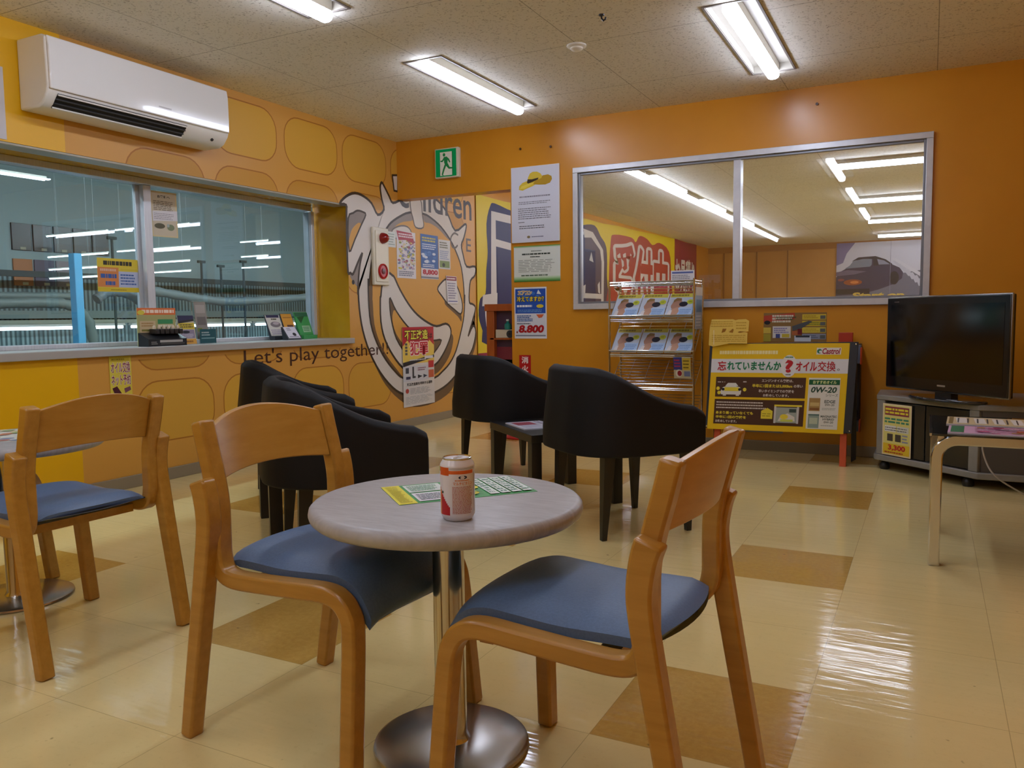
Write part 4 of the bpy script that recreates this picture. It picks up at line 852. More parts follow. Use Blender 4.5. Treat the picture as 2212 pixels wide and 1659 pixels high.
# ================================================================ papers on the service window glass
XN = XG+.019
def note(g):
    g.rect(.06, .04, .94, .97, '#cfc4ac', 1); g.text('お客様へ', .26, .08, .74, .145, '#2c2620', 2, .03); g.lines(.1, .2, .9, .42, 6, '#6a5e4c', 2, .4, 3, .08)
    g.poly([(.05, .44), (1, .40), (1, .62), (.05, .66)], '#dedce0', 2); g.lines(.1, .47, .9, .62, 4, '#8a8690', 3, .3, 4); g.ell(.3, .76, .2, .06, '#5c5a44', 3); g.ell(.72, .78, .14, .07, '#7d8a6a', 3); g.ell(.62, .74, .05, .04, '#a8b5b0', 4)
sheet('notice', (XN, -2.330, 1.868), (0, .212, .004), (0, .002, -.302), '#d8ca9c', 'beige notice taped at the top of the right glass pane', 'notice', note)
XN2 = XG-.022
def ynote(g):
    g.rect(0, 0, 1, .27, '#dfc73c', 1); g.lines(.14, .07, .84, .21, 1, '#3f3a2a', 2, .9, 2, .05, .02); g.rect(.0, .27, .5, .86, '#d98a4a', 1); g.rect(.5, .38, 1, .86, '#bcc4de', 1); g.lines(.06, .3, .46, .4, 1, '#e2b9a0', 2, .7, 3); g.rect(.54, .29, .96, .35, '#d9c23a', 2)
    g.lines(.07, .46, .46, .60, 1, '#3a62a8', 2, .9, 8, .10, .02); g.lines(.18, .68, .42, .81, 1, '#3a62a8', 2, .9, 9, .1, .02)
    g.lines(.54, .44, .94, .8, 4, '#4a6aa8', 2, .5, 5, .06); g.rect(0, .88, 1, 1, '#d8bf30', 1); g.lines(.3, .92, .7, .96, 1, '#9a8420', 2, .6, 4)
sheet('notice', (XN2, -2.713, 1.405), (0, .300, 0), (0, -.003, -.212), '#e0cc50', 'yellow and blue notice on the left pane near the window bar', 'notice', ynote)
# ================================================================ things on the service window sill (top at z 0.845)
ZS = .8455
r = root('display_stand', 'green and orange cardboard display stand with dark boxes on the sill', 'display stand', (-.12, -2.52, ZS))
def disp(g):
    g.rect(0, 0, 1, .18, '#d9733c', 1); g.lines(.12, .03, .96, .15, 1, '#f0d9c4', 2, .7, 3, .06, .02); g.ell(.1, .12, .09, .06, '#d8c84a', 2)
    g.rect(.06, .34, .46, .66, '#c9b58c', 1); g.rect(.52, .30, .92, .42, '#3c8f5c', 1); g.rect(.52, .44, .92, .66, '#d4d0b4', 1); g.rect(.58, .5, .86, .6, '#46522e', 2); g.rect(.1, .56, .42, .61, '#7d7a3c', 2); g.lines(.1, .37, .42, .5, 2, '#a8834c', 2, .5, 4)
    g.rect(0, .68, 1, .8, '#7f8a52', 1)
sheet('header_card', (.01, -.145, .24), (0, .29, 0), (0, 0, -.24), '#a9a870', '', '', disp, parent=r, part=True, t=.004)
mb = MB(); mb.prism([(.012, -.145, 0), (.105, -.145, 0), (.105, -.145, .045), (.012, -.145, .085)], (0, .29, 0), mat('#1c1d20', .4)); mb.recalc = True; tray_ = mb.obj('tray', r)
sheet('tray_front', (.106, -.14, .044), (0, .28, 0), (0, 0, -.042), '#1d1f22', '', '', lambda g: (g.rect(.28, .15, .9, .5, '#a9a6a0', 1), g.lines(.05, .3, .24, .8, 2, '#8d8c86', 1, .5, 2), g.rect(.3, .6, .95, .8, '#4c4a46', 1)), parent=tray_, part=True, t=.001)
for k in range(6):
    mb = MB(); mb.box((.02, -.07+.036*k, .075), (.085, -.042+.036*k, .108), mat('#2a2422', .3)); mb.obj('boxed_bulb', tray_, bevel=.004)
    mb = MB(); mb.lathe([(.001, .108), (.011, .108), (.012, .118), (.006, .130), (.001, .132)], mat('#cfc0a4', .2), 12, (.05, -.056+.036*k)); mb.obj('bulb', tray_)
def mini(g):
    g.poly([(0, 0), (1, 0), (1, .16), (0, .22)], '#23244a', 1); g.poly([(0, .2), (1, .13), (1, .2), (0, .28)], '#1b1b1e', 2); g.rect(0, .26, 1, .48, '#cdb83a', 1); g.lines(.08, .29, .9, .44, 2, '#5a4c18', 2, .5, 3, .1)
    g.rect(.05, .5, .95, .8, '#8a7f92', 1); g.ell(.4, .58, .25, .05, '#23222c', 2); g.lines(.1, .64, .9, .78, 3, '#c8c4d0', 2, .5, 4); g.rect(0, .82, 1, 1, '#d09a3c', 1); g.lines(.1, .86, .9, .96, 1, '#8a5a1c', 2, .6, 5)
r = root('leaflet_stand', 'small yellow and black card standing between the display and the clear holder', 'leaflet stand', (-.15, -2.265, ZS))
sheet('card', (.0, -.065, .192), (0, .13, 0), (.03, 0, -.19), '#c9bfa4', '', '', mini, parent=r, part=True, t=.003)
mb = MB(); mb.prism([(-.006, -.06, .17), (-.06, -.06, 0), (-.056, -.06, 0), (-.004, -.06, .165)], (0, .12, 0), mat('#d0ccc0', .5)); mb.obj('prop', r)
r = root('brochure_holder', 'clear acrylic holder with a teal pocket on the sill', 'brochure holder', (-.20, -2.08, ZS))
mb = MB(); mb.prism([(0, -.075, 0), (.004, -.075, 0), (-.026, -.075, .29), (-.03, -.075, .29)], (0, .15, 0), M_ACRYL); mb.box((0, -.075, 0), (.05, .075, .004), M_ACRYL); mb.obj('back', r)
mb = MB(); mb.prism([(.05, -.075, 0), (.054, -.075, 0), (.054, -.075, .10), (.05, -.075, .10)], (0, .15, 0), M_ACRYL); pk_ = mb.obj('pocket', r)
sheet('leaflet', (-.018, -.05, .285), (0, .10, 0), (.026, 0, -.255), '#8f8a82', '', '', lambda g: (g.rect(.1, .08, .9, .3, '#a49e98', 1), g.rect(.15, .4, .9, .62, '#6f6a66', 1), g.rect(.1, .7, .5, .8, '#7d8a3c', 1), g.rect(.4, .78, .95, .95, '#8a4c3c', 1)), parent=r, part=True)
sheet('label', (.0552, -.07, .098), (0, .14, 0), (0, 0, -.096), '#1f5258', '', '', lambda g: (g.lines(.1, .15, .7, .5, 2, '#9fb0ae', 1, .5, 2), g.rect(.08, .6, .9, .68, '#6f9496', 1)), parent=pk_, part=True, t=.001)
def lean_card(name, y0, w_, h_, col, label, draw, x=-.25, lean=.06, group=None, dark='#30343c', dz=0):
    r = root(name, label, 'leaflet holder', (x, y0, ZS), 0, group)
    mb = MB(); mb.prism([(0, 0, 0), (.05, 0, 0), (.05, 0, .03), (.012, 0, .03), (-lean+.004, 0, h_), (-lean, 0, h_)], (0, w_, 0), mat(dark, .4)); mb.obj('stand', r)
    sheet('card', (-lean+.008, .004, h_*.985), (0, w_-.008, 0), (lean+.004, 0, -h_*.82), col, '', '', draw, parent=r, part=True, t=.002); return r
lean_card('leaflet_holder', -1.36, .16, .195, '#d2cfc6', 'leaflet holder with a grey car leaflet at the right end of the sill', lambda g: (g.rect(.05, 0, .95, .12, '#23224a', 1), g.lines(.35, .15, .85, .24, 1, '#4a4c2c', 1, .8, 2), g.ell(.55, .45, .36, .14, '#7d7478', 1), g.ell(.6, .4, .22, .07, '#b5a8ae', 2), g.lines(.1, .68, .9, .95, 3, '#8d7fa8', 1, .4, 3)), -.27)
lean_card('leaflet_holder', -1.195, .125, .205, '#d79a30', 'leaflet holder with an orange leaflet at the right end of the sill', lambda g: (g.rect(.1, .16, .9, .2, '#a8701c', 1), g.rect(.3, .52, .9, .80, '#5a2c14', 1), g.rect(.1, .85, .95, .98, '#d8663a', 1)), -.265)
lean_card('leaflet_holder', -1.045, .16, .215, '#3fa05a', 'bright green leaflet holder next to the yellow reveal', lambda g: (g.rect(0, 0, 1, .18, '#2c6a4c', 1), g.poly([(.1, .2), (.7, .16), (.3, .5)], '#1f5a30', 1), g.rect(.3, .6, .9, .9, '#9ccca8', 1), g.lines(.35, .64, .86, .86, 3, '#4a8a5c', 2, .5, 3)), -.26, .06, None, '#3c9c52')
r = root('leaflet_holder', 'low holder with a white leaflet in front of the grey car leaflet', 'leaflet holder', (-.17, -1.33, ZS))
mb = MB(); mb.prism([(0, 0, 0), (.055, 0, 0), (.055, 0, .012), (-.01, 0, .10), (-.016, 0, .10)], (0, .15, 0), mat('#2b2e36', .4)); mb.obj('stand', r)
sheet('card', (-.007, .012, .100), (0, .130, 0), (.062, 0, -.086), '#cfcbd6', '', '', lambda g: (g.lines(.2, .1, .6, .35, 2, '#6d6a78', 1, .5, 2), g.ell(.62, .68, .15, .15, '#23222c', 1), g.rect(.1, .85, .9, .92, '#8d8a9c', 1)), parent=r, part=True, t=.002)

# ================================================================ magazine rack
r = root('magazine_rack', 'chrome wire magazine rack against the orange wall', 'magazine rack', (2.455, -.22, 0))
xw, yf, yb = .318, -.13, .115
for sx in (-1, 1):
    for y, h in ((yf, 1.262), (yb, 1.265)):
        mb = MB(); mb.tube([(sx*xw, y, .0), (sx*xw, y, h)], .0085, M_CHROME, 10); mb.lathe([(.001, 0), (.014, 0), (.012, .02), (.001, .02)], M_BLACK, 12, (sx*xw, y)); mb.obj('post', r)
mb = MB()
for z in (1.245, 1.225): mb.tube([(-xw, yf, z), (xw, yf, z), (xw, yb, z), (-xw, yb, z), (-xw, yf, z)], .005, M_CHROME, 8)
for k in range(14): x = -xw+.024+.045*k; mb.tube([(x, yf, 1.235), (x, yb, 1.235)], .0025, M_CHROME, 6)
mb.obj('top_shelf', r)
for zf, zb in ((.97, 1.20), (.712, .945), (.47, .66), (.23, .40)):
    mb = MB()
    mb.tube([(-xw, yf, zf), (xw, yf, zf)], .006, M_CHROME, 8); mb.tube([(-xw, yf-.012, zf+.03), (xw, yf-.012, zf+.03)], .005, M_CHROME, 8); mb.tube([(-xw, yf, zf-.012), (xw, yf, zf-.012)], .004, M_CHROME, 8)
    for k in range(1, 10): t = k/9; mb.tube([(-xw, yf+(yb-yf)*t, zf+(zb-zf)*t), (xw, yf+(yb-yf)*t, zf+(zb-zf)*t)], .0032, M_CHROME, 6)
    for x in (-.2, -.07, .07, .2): mb.tube([(x, yf, zf), (x, yb, zb)], .0028, M_CHROME, 6)
    for sx in (-1, 1): mb.tube([(sx*xw, yf, zf), (sx*xw, yb, zb)], .004, M_CHROME, 6)
    mb.obj('shelf', r)
def cat_draw(g):
    g.rect(.03, .0, .97, .17, '#c9bd4a', 1); g.lines(.06, .03, .94, .14, 1, '#8a7f2c', 2, .7, 2); g.rect(0, .17, 1, 1, '#bcc7d8', 1); g.rect(.45, .62, 1, 1, '#a9c4e6', 2); g.lines(.52, .68, .96, .96, 4, '#6f8fc4', 3, .5, 3)
    g.poly([(.14, .55), (.2, .36), (.36, .28), (.52, .34), (.56, .5), (.48, .62), (.3, .7), (.18, .66)], '#a87f6c', 3); g.poly([(.2, .3), (.3, .2), (.48, .22), (.5, .32), (.3, .34), (.2, .42)], '#8a6a3c', 4); g.poly([(.2, .7), (.42, .6), (.5, .78), (.42, 1), (.12, 1)], '#b98f78', 4); g.ell(.6, .48, .16, .11, '#1f1d2c', 5); g.poly([(.06, 1), (.14, .74), (.24, .74), (.22, 1)], '#d8d3d4', 5)
    g.ell(.83, .38, .13, .10, '#c2cc3c', 4, 12); g.lines(.76, .34, .9, .42, 2, '#6f7a1c', 5, .5, 4)
for j, (zf, zb) in enumerate(((.97, 1.20), (.712, .945))):
    for k in range(3):
        x0 = -.306+.204*k; t = Vector((0, yb-yf, zb-zf)).normalized(); n = Vector((0, -t.z, t.y)); base = Vector((2.455+x0, -.22+yf, zf))+n*.012+t*.008
        rr_ = root('catalogue', 'blue and white catalogue on the %s tier of the wire rack, %s' % (['upper', 'second'][j], ['left', 'middle', 'right'][k]), 'catalogue', base, 0, 'catalogues in the wire rack')
        L_ = .245; U = Vector((.196, 0, 0)); mb = MB(); mb.prism([(0, 0, 0), U, U+t*L_, t*L_], n*.008, M_PAPER); mb.obj('pages', rr_)
        sheet('cover', t*L_+n*.0092, U, -t*L_, '#cfd4de', '', '', cat_draw, parent=rr_, part=True, t=.0006)
sheet('small_sign', (2.605, -.352, 1.318), (.17, 0, 0), (0, .0, -.072), '#d5d6de', 'small white card standing on the wire rack top', 'sign', lambda g: (g.rect(.05, .12, .95, .3, '#5a6aa8', 1), g.lines(.06, .4, .94, .9, 3, '#8a8d9c', 1, .45, 2)), t=.003)
sheet('flyer', (2.63, -.372, .700), (.125, 0, 0), (0, .03, -.155), '#b9b090', 'blue and yellow flyer clipped to the lower tier of the wire rack', 'flyer', lambda g: (g.rect(0, 0, .5, .6, '#3a3f86', 1), g.lines(.05, .08, .46, .5, 3, '#a83a5a', 2, .5, 2), g.rect(.52, .05, .98, .6, '#c9b03a', 1), g.lines(.56, .1, .94, .56, 3, '#6a5a1c', 2, .4, 3), g.ell(.3, .76, .2, .18, '#d5d2c8', 2), g.ell(.34, .76, .13, .13, '#8a1c2c', 3), g.rect(.6, .66, .95, .9, '#6f7aa0', 2)))
sheet('flyer', (2.783, -.335, 1.20), (.0, .19, 0), (0, -.02, -.30), '#9fb2c4', 'pale leaflet hung on the right side of the wire rack', 'flyer', lambda g: (g.rect(.0, .0, 1, .2, '#d8d2c0', 1), g.rect(.1, .3, .9, .6, '#5f86a8', 1), g.lines(.1, .66, .9, .95, 4, '#d5dde6', 1, .5, 4)))

# ================================================================ yellow oil-change sign on its orange stand
r = root('sign_stand', 'yellow oil-change sign board on a black panel with orange legs', 'sign', (3.375, -.50, 0))
mb = MB(); mb.prism([(-.488, .035, .212), (.462, .035, .222), (.488, .075, .815), (-.468, .075, .800)], (0, .02, 0), mat('#252a33', .4)); panel_ = mb.obj('panel', r, bevel=.003)
def castrol(g):
    g.rect(0, .175, 1, .335, '#d9dbe2', 1); g.lines(.06, .075, .50, .125, 1, '#efe2a4', 1, .8, 3, .02, .02)
    g.ell(.585, .255, .058, .125, '#dfe0e4', 2, 28)
    g.rect(.775, .05, .945, .125, '#e4e0da', 1); g.ell(.795, .088, .017, .026, '#2c7a5a', 2, 16); g.ell(.802, .094, .010, .013, '#dfe3e4', 3, 12); g.text('Castrol', .815, .055, .94, .12, '#a01c34', 2, .03, .2)
    g.text('忘', .05, .20, .118, .31, '#b5222c', 3, .022); g.text('れていませんか', .125, .205, .53, .305, '#1f7a52', 3, .035)
    g.text('?', .555, .185, .615, .33, '#b81f2a', 4, .05); g.lines(.555, .145, .615, .165, 1, '#4a8a6a', 3, .8, 4, .1); g.lines(.565, .345, .61, .36, 1, '#6a6a70', 3, .8, 5, .1)
    g.text('オイル', .635, .205, .785, .31, '#b5222c', 3, .035); g.text('交換', .79, .20, .915, .312, '#b5222c', 3, .012); g.text('。', .925, .28, .945, .305, '#8a8d92', 3, .02)
    B_ = '#4a2d1a'; Yl = '#e2cf3a'
    g.rect(.045, .385, .715, .618, B_, 1); g.rect(.045, .645, .715, .935, B_, 1)
    g.text('エンジンオイル交換は、', .395, .405, .625, .44, '#d8cfc8', 2, .02); g.text('半年に1回または5,000km', .325, .462, .62, .505, Yl, 2, .03); g.text('の早い', .63, .466, .695, .50, '#d8cfc8', 2, .02); g.text('早いタイミングでの交換を', .375, .525, .635, .56, '#d8cfc8', 2, .02); g.text('お勧めしています。', .41, .575, .60, .608, '#d8cfc8', 2, .02)
    g.poly([(.085, .555), (.10, .51), (.13, .49), (.20, .49), (.235, .505), (.245, .55), (.24, .59), (.09, .59)], '#d8d4ce', 2); g.rect(.115, .505, .225, .55, Yl, 3); g.poly([(.12, .49), (.14, .455), (.20, .455), (.22, .49)], '#d9d9d4', 2); g.ell(.105, .53, .012, .016, '#1b1b1e', 4, 12); g.ell(.232, .53, .012, .016, '#1b1b1e', 4, 12); g.rect(.105, .585, .13, .605, '#cfcac4', 3); g.rect(.205, .585, .23, .605, '#cfcac4', 3)
    for p in ((.065, .52), (.27, .53), (.075, .57)): g.ell(p[0], p[1], .014, .022, Yl, 3, 8)
    g.lines(.06, .43, .12, .46, 1, '#d8cfc8', 2, .3, 3); g.lines(.24, .42, .29, .46, 1, '#d8cfc8', 2, .3, 4)
    g.lines(.06, .665, .44, .76, 3, '#cfc4ba', 2, .45, 6, .02, .08)
    g.text('あまり乗っていなくても', .06, .785, .345, .82, Yl, 2, .03); g.text('半年に1回の交換を', .06, .835, .295, .87, Yl, 2, .03); g.text('お勧めしています。', .06, .885, .225, .918, '#d8cfc8', 2, .02)
    g.poly([(.405, .77), (.45, .735), (.49, .77), (.49, .86), (.405, .86)], Yl, 2); g.lines(.415, .79, .48, .84, 2, '#8a7a1c', 3, .3, 3)
    g.rect(.50, .695, .70, .715, Yl, 3); g.rect(.50, .715, .515, .905, '#c4c2c4', 2); g.rect(.665, .715, .68, .905, '#c4c2c4', 2); g.rect(.515, .725, .665, .90, '#9ea6a0', 2); g.poly([(.53, .88), (.55, .82), (.60, .79), (.65, .83), (.655, .88)], '#d8d4cc', 3); g.ell(.575, .83, .03, .03, Yl, 4, 10); g.rect(.55, .86, .64, .885, '#c8cf5c', 4); g.rect(.61, .74, .66, .78, '#3a4a44', 3)
    g.rect(.735, .385, .955, .955, '#dcdcd6', 1); g.rect(.738, .405, .952, .462, '#175c34', 2); g.text('おすすめオイル', .765, .415, .93, .452, '#d9e2a0', 3, .03); g.text('0W-20', .755, .485, .935, .55, '#33503f', 2, .035, .2); g.text('シリーズ', .86, .56, .945, .592, '#5a6660', 2, .01)
    g.rect(.748, .61, .825, .755, '#a8864c', 2); g.rect(.755, .66, .82, .70, '#c9b074', 3); g.rect(.755, .72, .82, .745, '#8a5a30', 3); g.text('EDGE', .855, .63, .93, .665, '#5a625c', 2, .03); g.text('0W-20', .86, .672, .925, .695, '#5a625c', 2, .02); g.lines(.84, .715, .94, .745, 2, '#9aa09a', 2, .4, 3)
    g.rect(.748, .79, .825, .945, '#8a9c94', 2); g.rect(.758, .83, .815, .90, '#b5c0a8', 3); g.rect(.748, .79, .825, .805, '#4a6a64', 3); g.text('MAGNATEC', .835, .80, .948, .825, '#5a625c', 2, .03); g.text('HYBRID', .85, .833, .93, .856, '#5a625c', 2, .03); g.text('0W-20', .86, .865, .925, .888, '#5a625c', 2, .02); g.lines(.84, .905, .94, .925, 1, '#9aa09a', 2, .4, 5)
sheet('poster', (-.448, .0722, .797), (.885, 0, .010), (-.025, -.040, -.59), '#e4bc12', '', '', castrol, parent=panel_, part=True, t=.002)
for x, z in ((-.478, .225), (.448, .238), (.474, .80)):
    mb = MB(); mb.lathe([(.001, 0), (.007, 0), (.005, .004), (.001, .005)], M_STEEL, 12); o = mb.obj('bolt', panel_); o.matrix_local = Matrix.Translation((x, .035+.04*(z-.212)/.6, z)) @ Matrix.Rotation(math.radians(90), 4, 'X')
for x in (-.41, .41):
    mb = MB(); mb.prism([(x-.021, .045, 0), (x+.021, .045, 0), (x+.021, .105, .80), (x-.021, .105, .80)], (0, .03, 0), mat('#c9542f', .45)); mb.obj('leg', r, bevel=.003)
mb = MB(); mb.prism([(.445, .25, .0), (.475, .25, .02), (.475, .14, .80), (.445, .14, .80)], (0, .03, 0), mat('#1b1c20', .5)); mb.obj('back_leg', r)
mb = MB(); mb.prism([(-.475, .25, .02), (-.445, .25, .02), (-.445, .14, .80), (-.475, .14, .80)], (0, .03, 0), mat('#1b1c20', .5)); mb.obj('back_leg', r)
# cut-out yellow tag on its corner, made of bold characters
r = root('character_tag', 'pale yellow cut-out lettering tag on the top left corner of the yellow sign', 'tag', (2.905, -.452, .79))
mb = MB(); fn = plane_fn((0, 0, .178), (.265, 0, 0), (0, 0, -.178)); mb.prism([(0, 0, 0), (.03, 0, -.01), (.14, 0, .012), (.26, 0, .012), (.262, 0, .085), (.24, 0, .09), (.268, 0, .095), (.272, 0, .165), (.25, 0, .178), (.20, 0, .176), (.18, 0, .17), (.165, 0, .178), (.02, 0, .178), (.008, 0, .13), (.004, 0, .09)], (0, .004, 0), mat('#e3c45c', .5)); g = Gfx(mb, fn)
g.lines(.05, .05, .62, .30, 3, '#c8a23c', 2, .4, 3, .05, .02); g.lines(.70, .08, .96, .40, 3, '#c8a23c', 2, .4, 4, .1, .02); g.lines(.08, .58, .95, .88, 4, '#c8a23c', 2, .35, 5, .06, .02); g.poly([(.36, .36), (.46, .36), (.42, .48), (.33, .52)], '#9c6a1c', 2); g.poly([(.62, .36), (.64, .40), (.62, .52), (.52, .50)], '#9c6a1c', 2); g.poly([(.74, .50), (.80, .46), (.95, .48), (.80, .52)], '#9c6a1c', 2); g.rect(.125, .42, .14, .98, '#efe2c0', 3)
mb.obj('lettering', r)
# orange leaflet rack behind it
r = root('leaflet_rack', 'orange leaflet rack behind the yellow sign, only its right edge showing', 'leaflet rack', (3.80, -.11, 0))
OR = mat('#b8401c', .45)
DK = mat('#1c1d22', .5); mb = MB(); mb.box((-.26, .06, .25), (-.23, .108, .80), DK); mb.box((.03, .0, .19), (.055, .108, .79), DK); mb.box((-.26, .0, .30), (.05, .02, .34), DK); mb.box((-.26, .0, .70), (.05, .02, .74), DK); mb.box((-.10, .0, .70), (.02, .03, .80), OR); mb.obj('frame', r, bevel=.003)
mb = MB(); mb.box((-.085, -.02, .80), (.005, .03, .868), mat('#b5381f', .4)); mb.obj('topper', r, bevel=.003)
for z, c in ((.66, '#5a6478'), (.20, '#3f4c60')):
    mb = MB(); mb.box((.0, -.075, z), (.062, -.005, z+.125 if z > .5 else z+.07), mat(c, .4)); mb.box((.058, -.08, z-.005), (.068, 0, z+.11 if z > .5 else z+.08), OR); mb.obj('pocket', r, bevel=.002)

# ================================================================ television and its stand
A_, B_ = Vector((3.979, -.436, 0)), Vector((4.524, -.90, 0))
td = (B_-A_).normalized(); FW = (B_-A_).length; tn = Vector((-td.y, td.x, 0))    # tn points to the wall corner
SM = (A_+B_)/2; tang = math.atan2(td.y, td.x)
r = root('tv_stand', 'grey corner television stand on castors with dark glass doors', 'tv stand', SM, tang)
inv = Matrix.Rotation(-tang, 4, 'Z')
loc = lambda x, y, z=0: (inv @ (Vector((x, y, z))-SM))
pent = [loc(3.979, -.436), loc(4.524, -.90), loc(4.95, -.90), loc(4.95, -.06), loc(3.979, -.06)]
def slab5(z0, z1, grow, m):
    c = sum(pent, Vector())/5; mb = MB(); mb.prism([p+(p-c).normalized()*grow+Vector((0, 0, z0)) for p in pent], (0, 0, z1-z0), m); return mb
slab5(.447, .480, .0, M_GREYM).obj('top_board', r, bevel=.006)
slab5(.060, .098, .01, M_GREYM).obj('bottom_board', r, bevel=.006)
w2 = FW/2
for s in (-1, 1):
    mb = MB(); mb.box((s*w2-.03-s*.03, .004, .098), (s*w2+.03-s*.03, .05, .447), M_GREYM); mb.obj('front_post', r, bevel=.004)
mb = MB(); q = [pent[1], pent[2], pent[3], pent[4], pent[0]]
for a, b in zip(q, q[1:]):
    d = (b-a).normalized(); n = Vector((-d.y, d.x, 0)); mb.prism([a+d*.02+n*.012, b-d*.02+n*.012, b-d*.02+n*.03, a+d*.02+n*.03], (0, 0, .349), mat('#4d4843', .5))
for v in mb.bm.verts: v.co.z += .098
mb.obj('side_panels', r)
for s in (-1, 1):
    mb = MB(); x0, x1 = sorted((s*.004, s*(w2-.065))); mb.box((x0, .012, .105), (x1, .018, .440), mat('#232220', .10, 0, .6)); mb.obj('glass_door', r, bevel=.002)
for x, y in ((-w2+.03, .05), (w2-.09, .05), (0, .50)):
    mb = MB(); mb.lathe([(.001, 0), (.026, .0), (.031, .012), (.031, .03), (.022, .045), (.012, .062), (.001, .062)], M_BLACK, 18, (x, y)); mb.obj('castor', r)
def tvad(g):
    g.rect(.04, .03, .96, .97, '#d8cf7a', 1); g.rect(.08, .05, .92, .22, '#8a3a4a', 2); g.lines(.1, .07, .9, .2, 2, '#e0cf3a', 3, .6, 2, .1, .02); g.lines(.08, .26, .92, .38, 2, '#4a8a6a', 2, .6, 3, .12, .05)
    g.rect(.08, .42, .48, .54, '#dfdfda', 2); g.rect(.52, .42, .92, .54, '#cfd0c4', 2); g.lines(.1, .44, .9, .53, 2, '#6f6f6a', 3, .4, 4); g.rect(.18, .58, .38, .72, '#4a453c', 2); g.rect(.46, .58, .66, .72, '#4a453c', 2); g.lines(.7, .56, .92, .74, 3, '#8d8fa8', 2, .5, 5)
    g.rect(.04, .77, .96, .97, '#d9b82c', 2); g.text('3,300', .22, .79, .82, .91, '#b8222c', 3, .04); g.lines(.1, .92, .9, .96, 1, '#a83a2c', 3, .6, 6)
sheet('advert_poster', SM-td*(.305)-tn*.0015+Vector((0, 0, .43)), td*.218, (0, 0, -.325), '#e2cfa8', 'yellow and red advert stuck on the left glass door of the tv stand', 'poster', tvad)
# television
TC = Vector((4.362, -.702, .4805)); ta = -.813
r = root('television', 'black flat television on the corner stand', 'television', TC, ta)
TW, TH, tz = .905, .560, .052
mb = MB(); mb.box((-TW/2, -.035, tz), (TW/2, .004, tz+TH), mat('#101114', .18, 0, .6)); mb.obj('bezel', r, bevel=.006, seg=3)
mb = MB(); mb.box((-TW/2-.004, -.030, tz-.006), (TW/2+.004, -.014, tz+TH+.006), mat('#8a8680', .25, .8)); mb.obj('silver_rim', r, bevel=.006)
mb = MB(); mb.prism([(-.36, .003, tz+.05), (.36, .003, tz+.05), (.26, .10, tz+.09), (-.26, .10, tz+.09)], (0, 0, TH-.16), M_BLACK); mb.obj('back_housing', r)
mb = MB(); mb.box((-TW/2+.036, -.0362, tz+.070), (TW/2-.036, -.034, tz+TH-.045), M_SCREEN); mb.obj('screen', r)
mb = MB(); mb.box((-.03, -.0365, tz+.030), (.03, -.035, tz+.040), mat('#b9bcc2', .25, .8)); mb.obj('badge', r)
mb = MB(); mb.box((-.39, -.0365, tz+TH-.03), (-.35, -.035, tz+TH-.025), mat('#7d8088', .25, .8)); mb.obj('badge', r)
mb = MB(); mb.prism([(-.06, -.02, .018), (.06, -.02, .018), (.06, .03, .018), (-.06, .03, .018)], (0, 0, .045), M_BLACK); mb.obj('neck', r)
mb = MB(); mb.prism([(.27*math.cos(math.radians(a)), .01+.13*math.sin(math.radians(a))*(1 if math.sin(math.radians(a)) < 0 else .8), 0) for a in range(0, 360, 10)], (0, 0, .018), mat('#23262b', .08, 0, .7)); sb_ = mb.obj('stand_base', r, bevel=.006)
mb = MB(); mb.prism([(.10, -.093, .0182), (.16, -.08, .0182), (.16, -.072, .0182), (.10, -.085, .0182)], (0, 0, .0016), mat('#cfd2d6', .2, .6)); mb.obj('base_glint', sb_)  # pale chip standing in for a bright reflection on the base
mb = MB(); P = catmull([Vector(p) for p in ((4.62, -1.12, .32), (4.57, -1.16, .33), (4.535, -1.14, .29), (4.555, -1.15, .20), (4.60, -1.17, .13), (4.70, -1.15, .06), (4.80, -1.1, .008), (4.9, -.98, .008))], 6, False); mb.tube(P, .0045, mat('#a9a49c', .4), 8); tag(mb.obj('power_cord'), 'looped pale power cord beside the tv stand at the right edge', 'cord')

# ================================================================ chrome table at the right edge
r = root('chrome_table', 'chrome-legged glass table at the right edge', 'table', (4.65, -2.26, 0))
zt = .535
def frame_bar(y):
    pts = [(-.345, 0), (-.345, .40)]+[(-.345+.075-.075*math.cos(math.radians(a)), .43+.075*math.sin(math.radians(a))) for a in range(0, 91, 15)]+[(.27, .505)]+[(.27+.075*math.sin(math.radians(a)), .43+.075*math.cos(math.radians(a))) for a in range(15, 91, 15)]+[(.345, .40), (.345, 0)]
    mb = MB(); _, A, B = offset_ribbon(pts, .042); mb.grid([[Vector((a.x, y-.026, a.y)), Vector((b.x, y-.026, b.y)), Vector((b.x, y+.026, b.y)), Vector((a.x, y+.026, a.y))] for a, b in zip(A, B)], M_CHROME, True, True, True); return mb
for y in (-.262, .30): frame_bar(y).obj('leg_frame', r, bevel=.005)
mb = MB(); mb.box((-.345, -.262, .492), (-.318, .30, .518), M_CHROME); mb.box((.318, -.262, .492), (.345, .30, .518), M_CHROME); mb.obj('side_rail', r, bevel=.003)
mb = MB(); mb.box((-.365, -.30, .5205), (.365, .34, .5285), glass_mat('smoked_glass', (.22, .22, .22, 1), .06)); mb.obj('glass_top', r, bevel=.002)
mb = MB(); mb.box((-.372, -.30, .5190), (-.364, .34, .5300), M_CHROME); mb.obj('edge_strip', r)
def pink(g):
    g.rect(.02, .05, .12, .95, '#2c7a52', 1); R = random.Random(8)
    for k in range(22): a, b = .14+.8*R.random(), .08+.8*R.random(); g.rect(a, b, min(.98, a+.05+.1*R.random()), min(.95, b+.06+.12*R.random()), R.choice(['#c85a94', '#e2b8cf', '#d8a92c', '#b53a6a', '#cfc0d8', '#a86aa8', '#d6702c']), 1+k % 6)
    g.lines(.2, .1, .9, .9, 7, '#8a3a6a', 8, .25, 3, .05, .3)
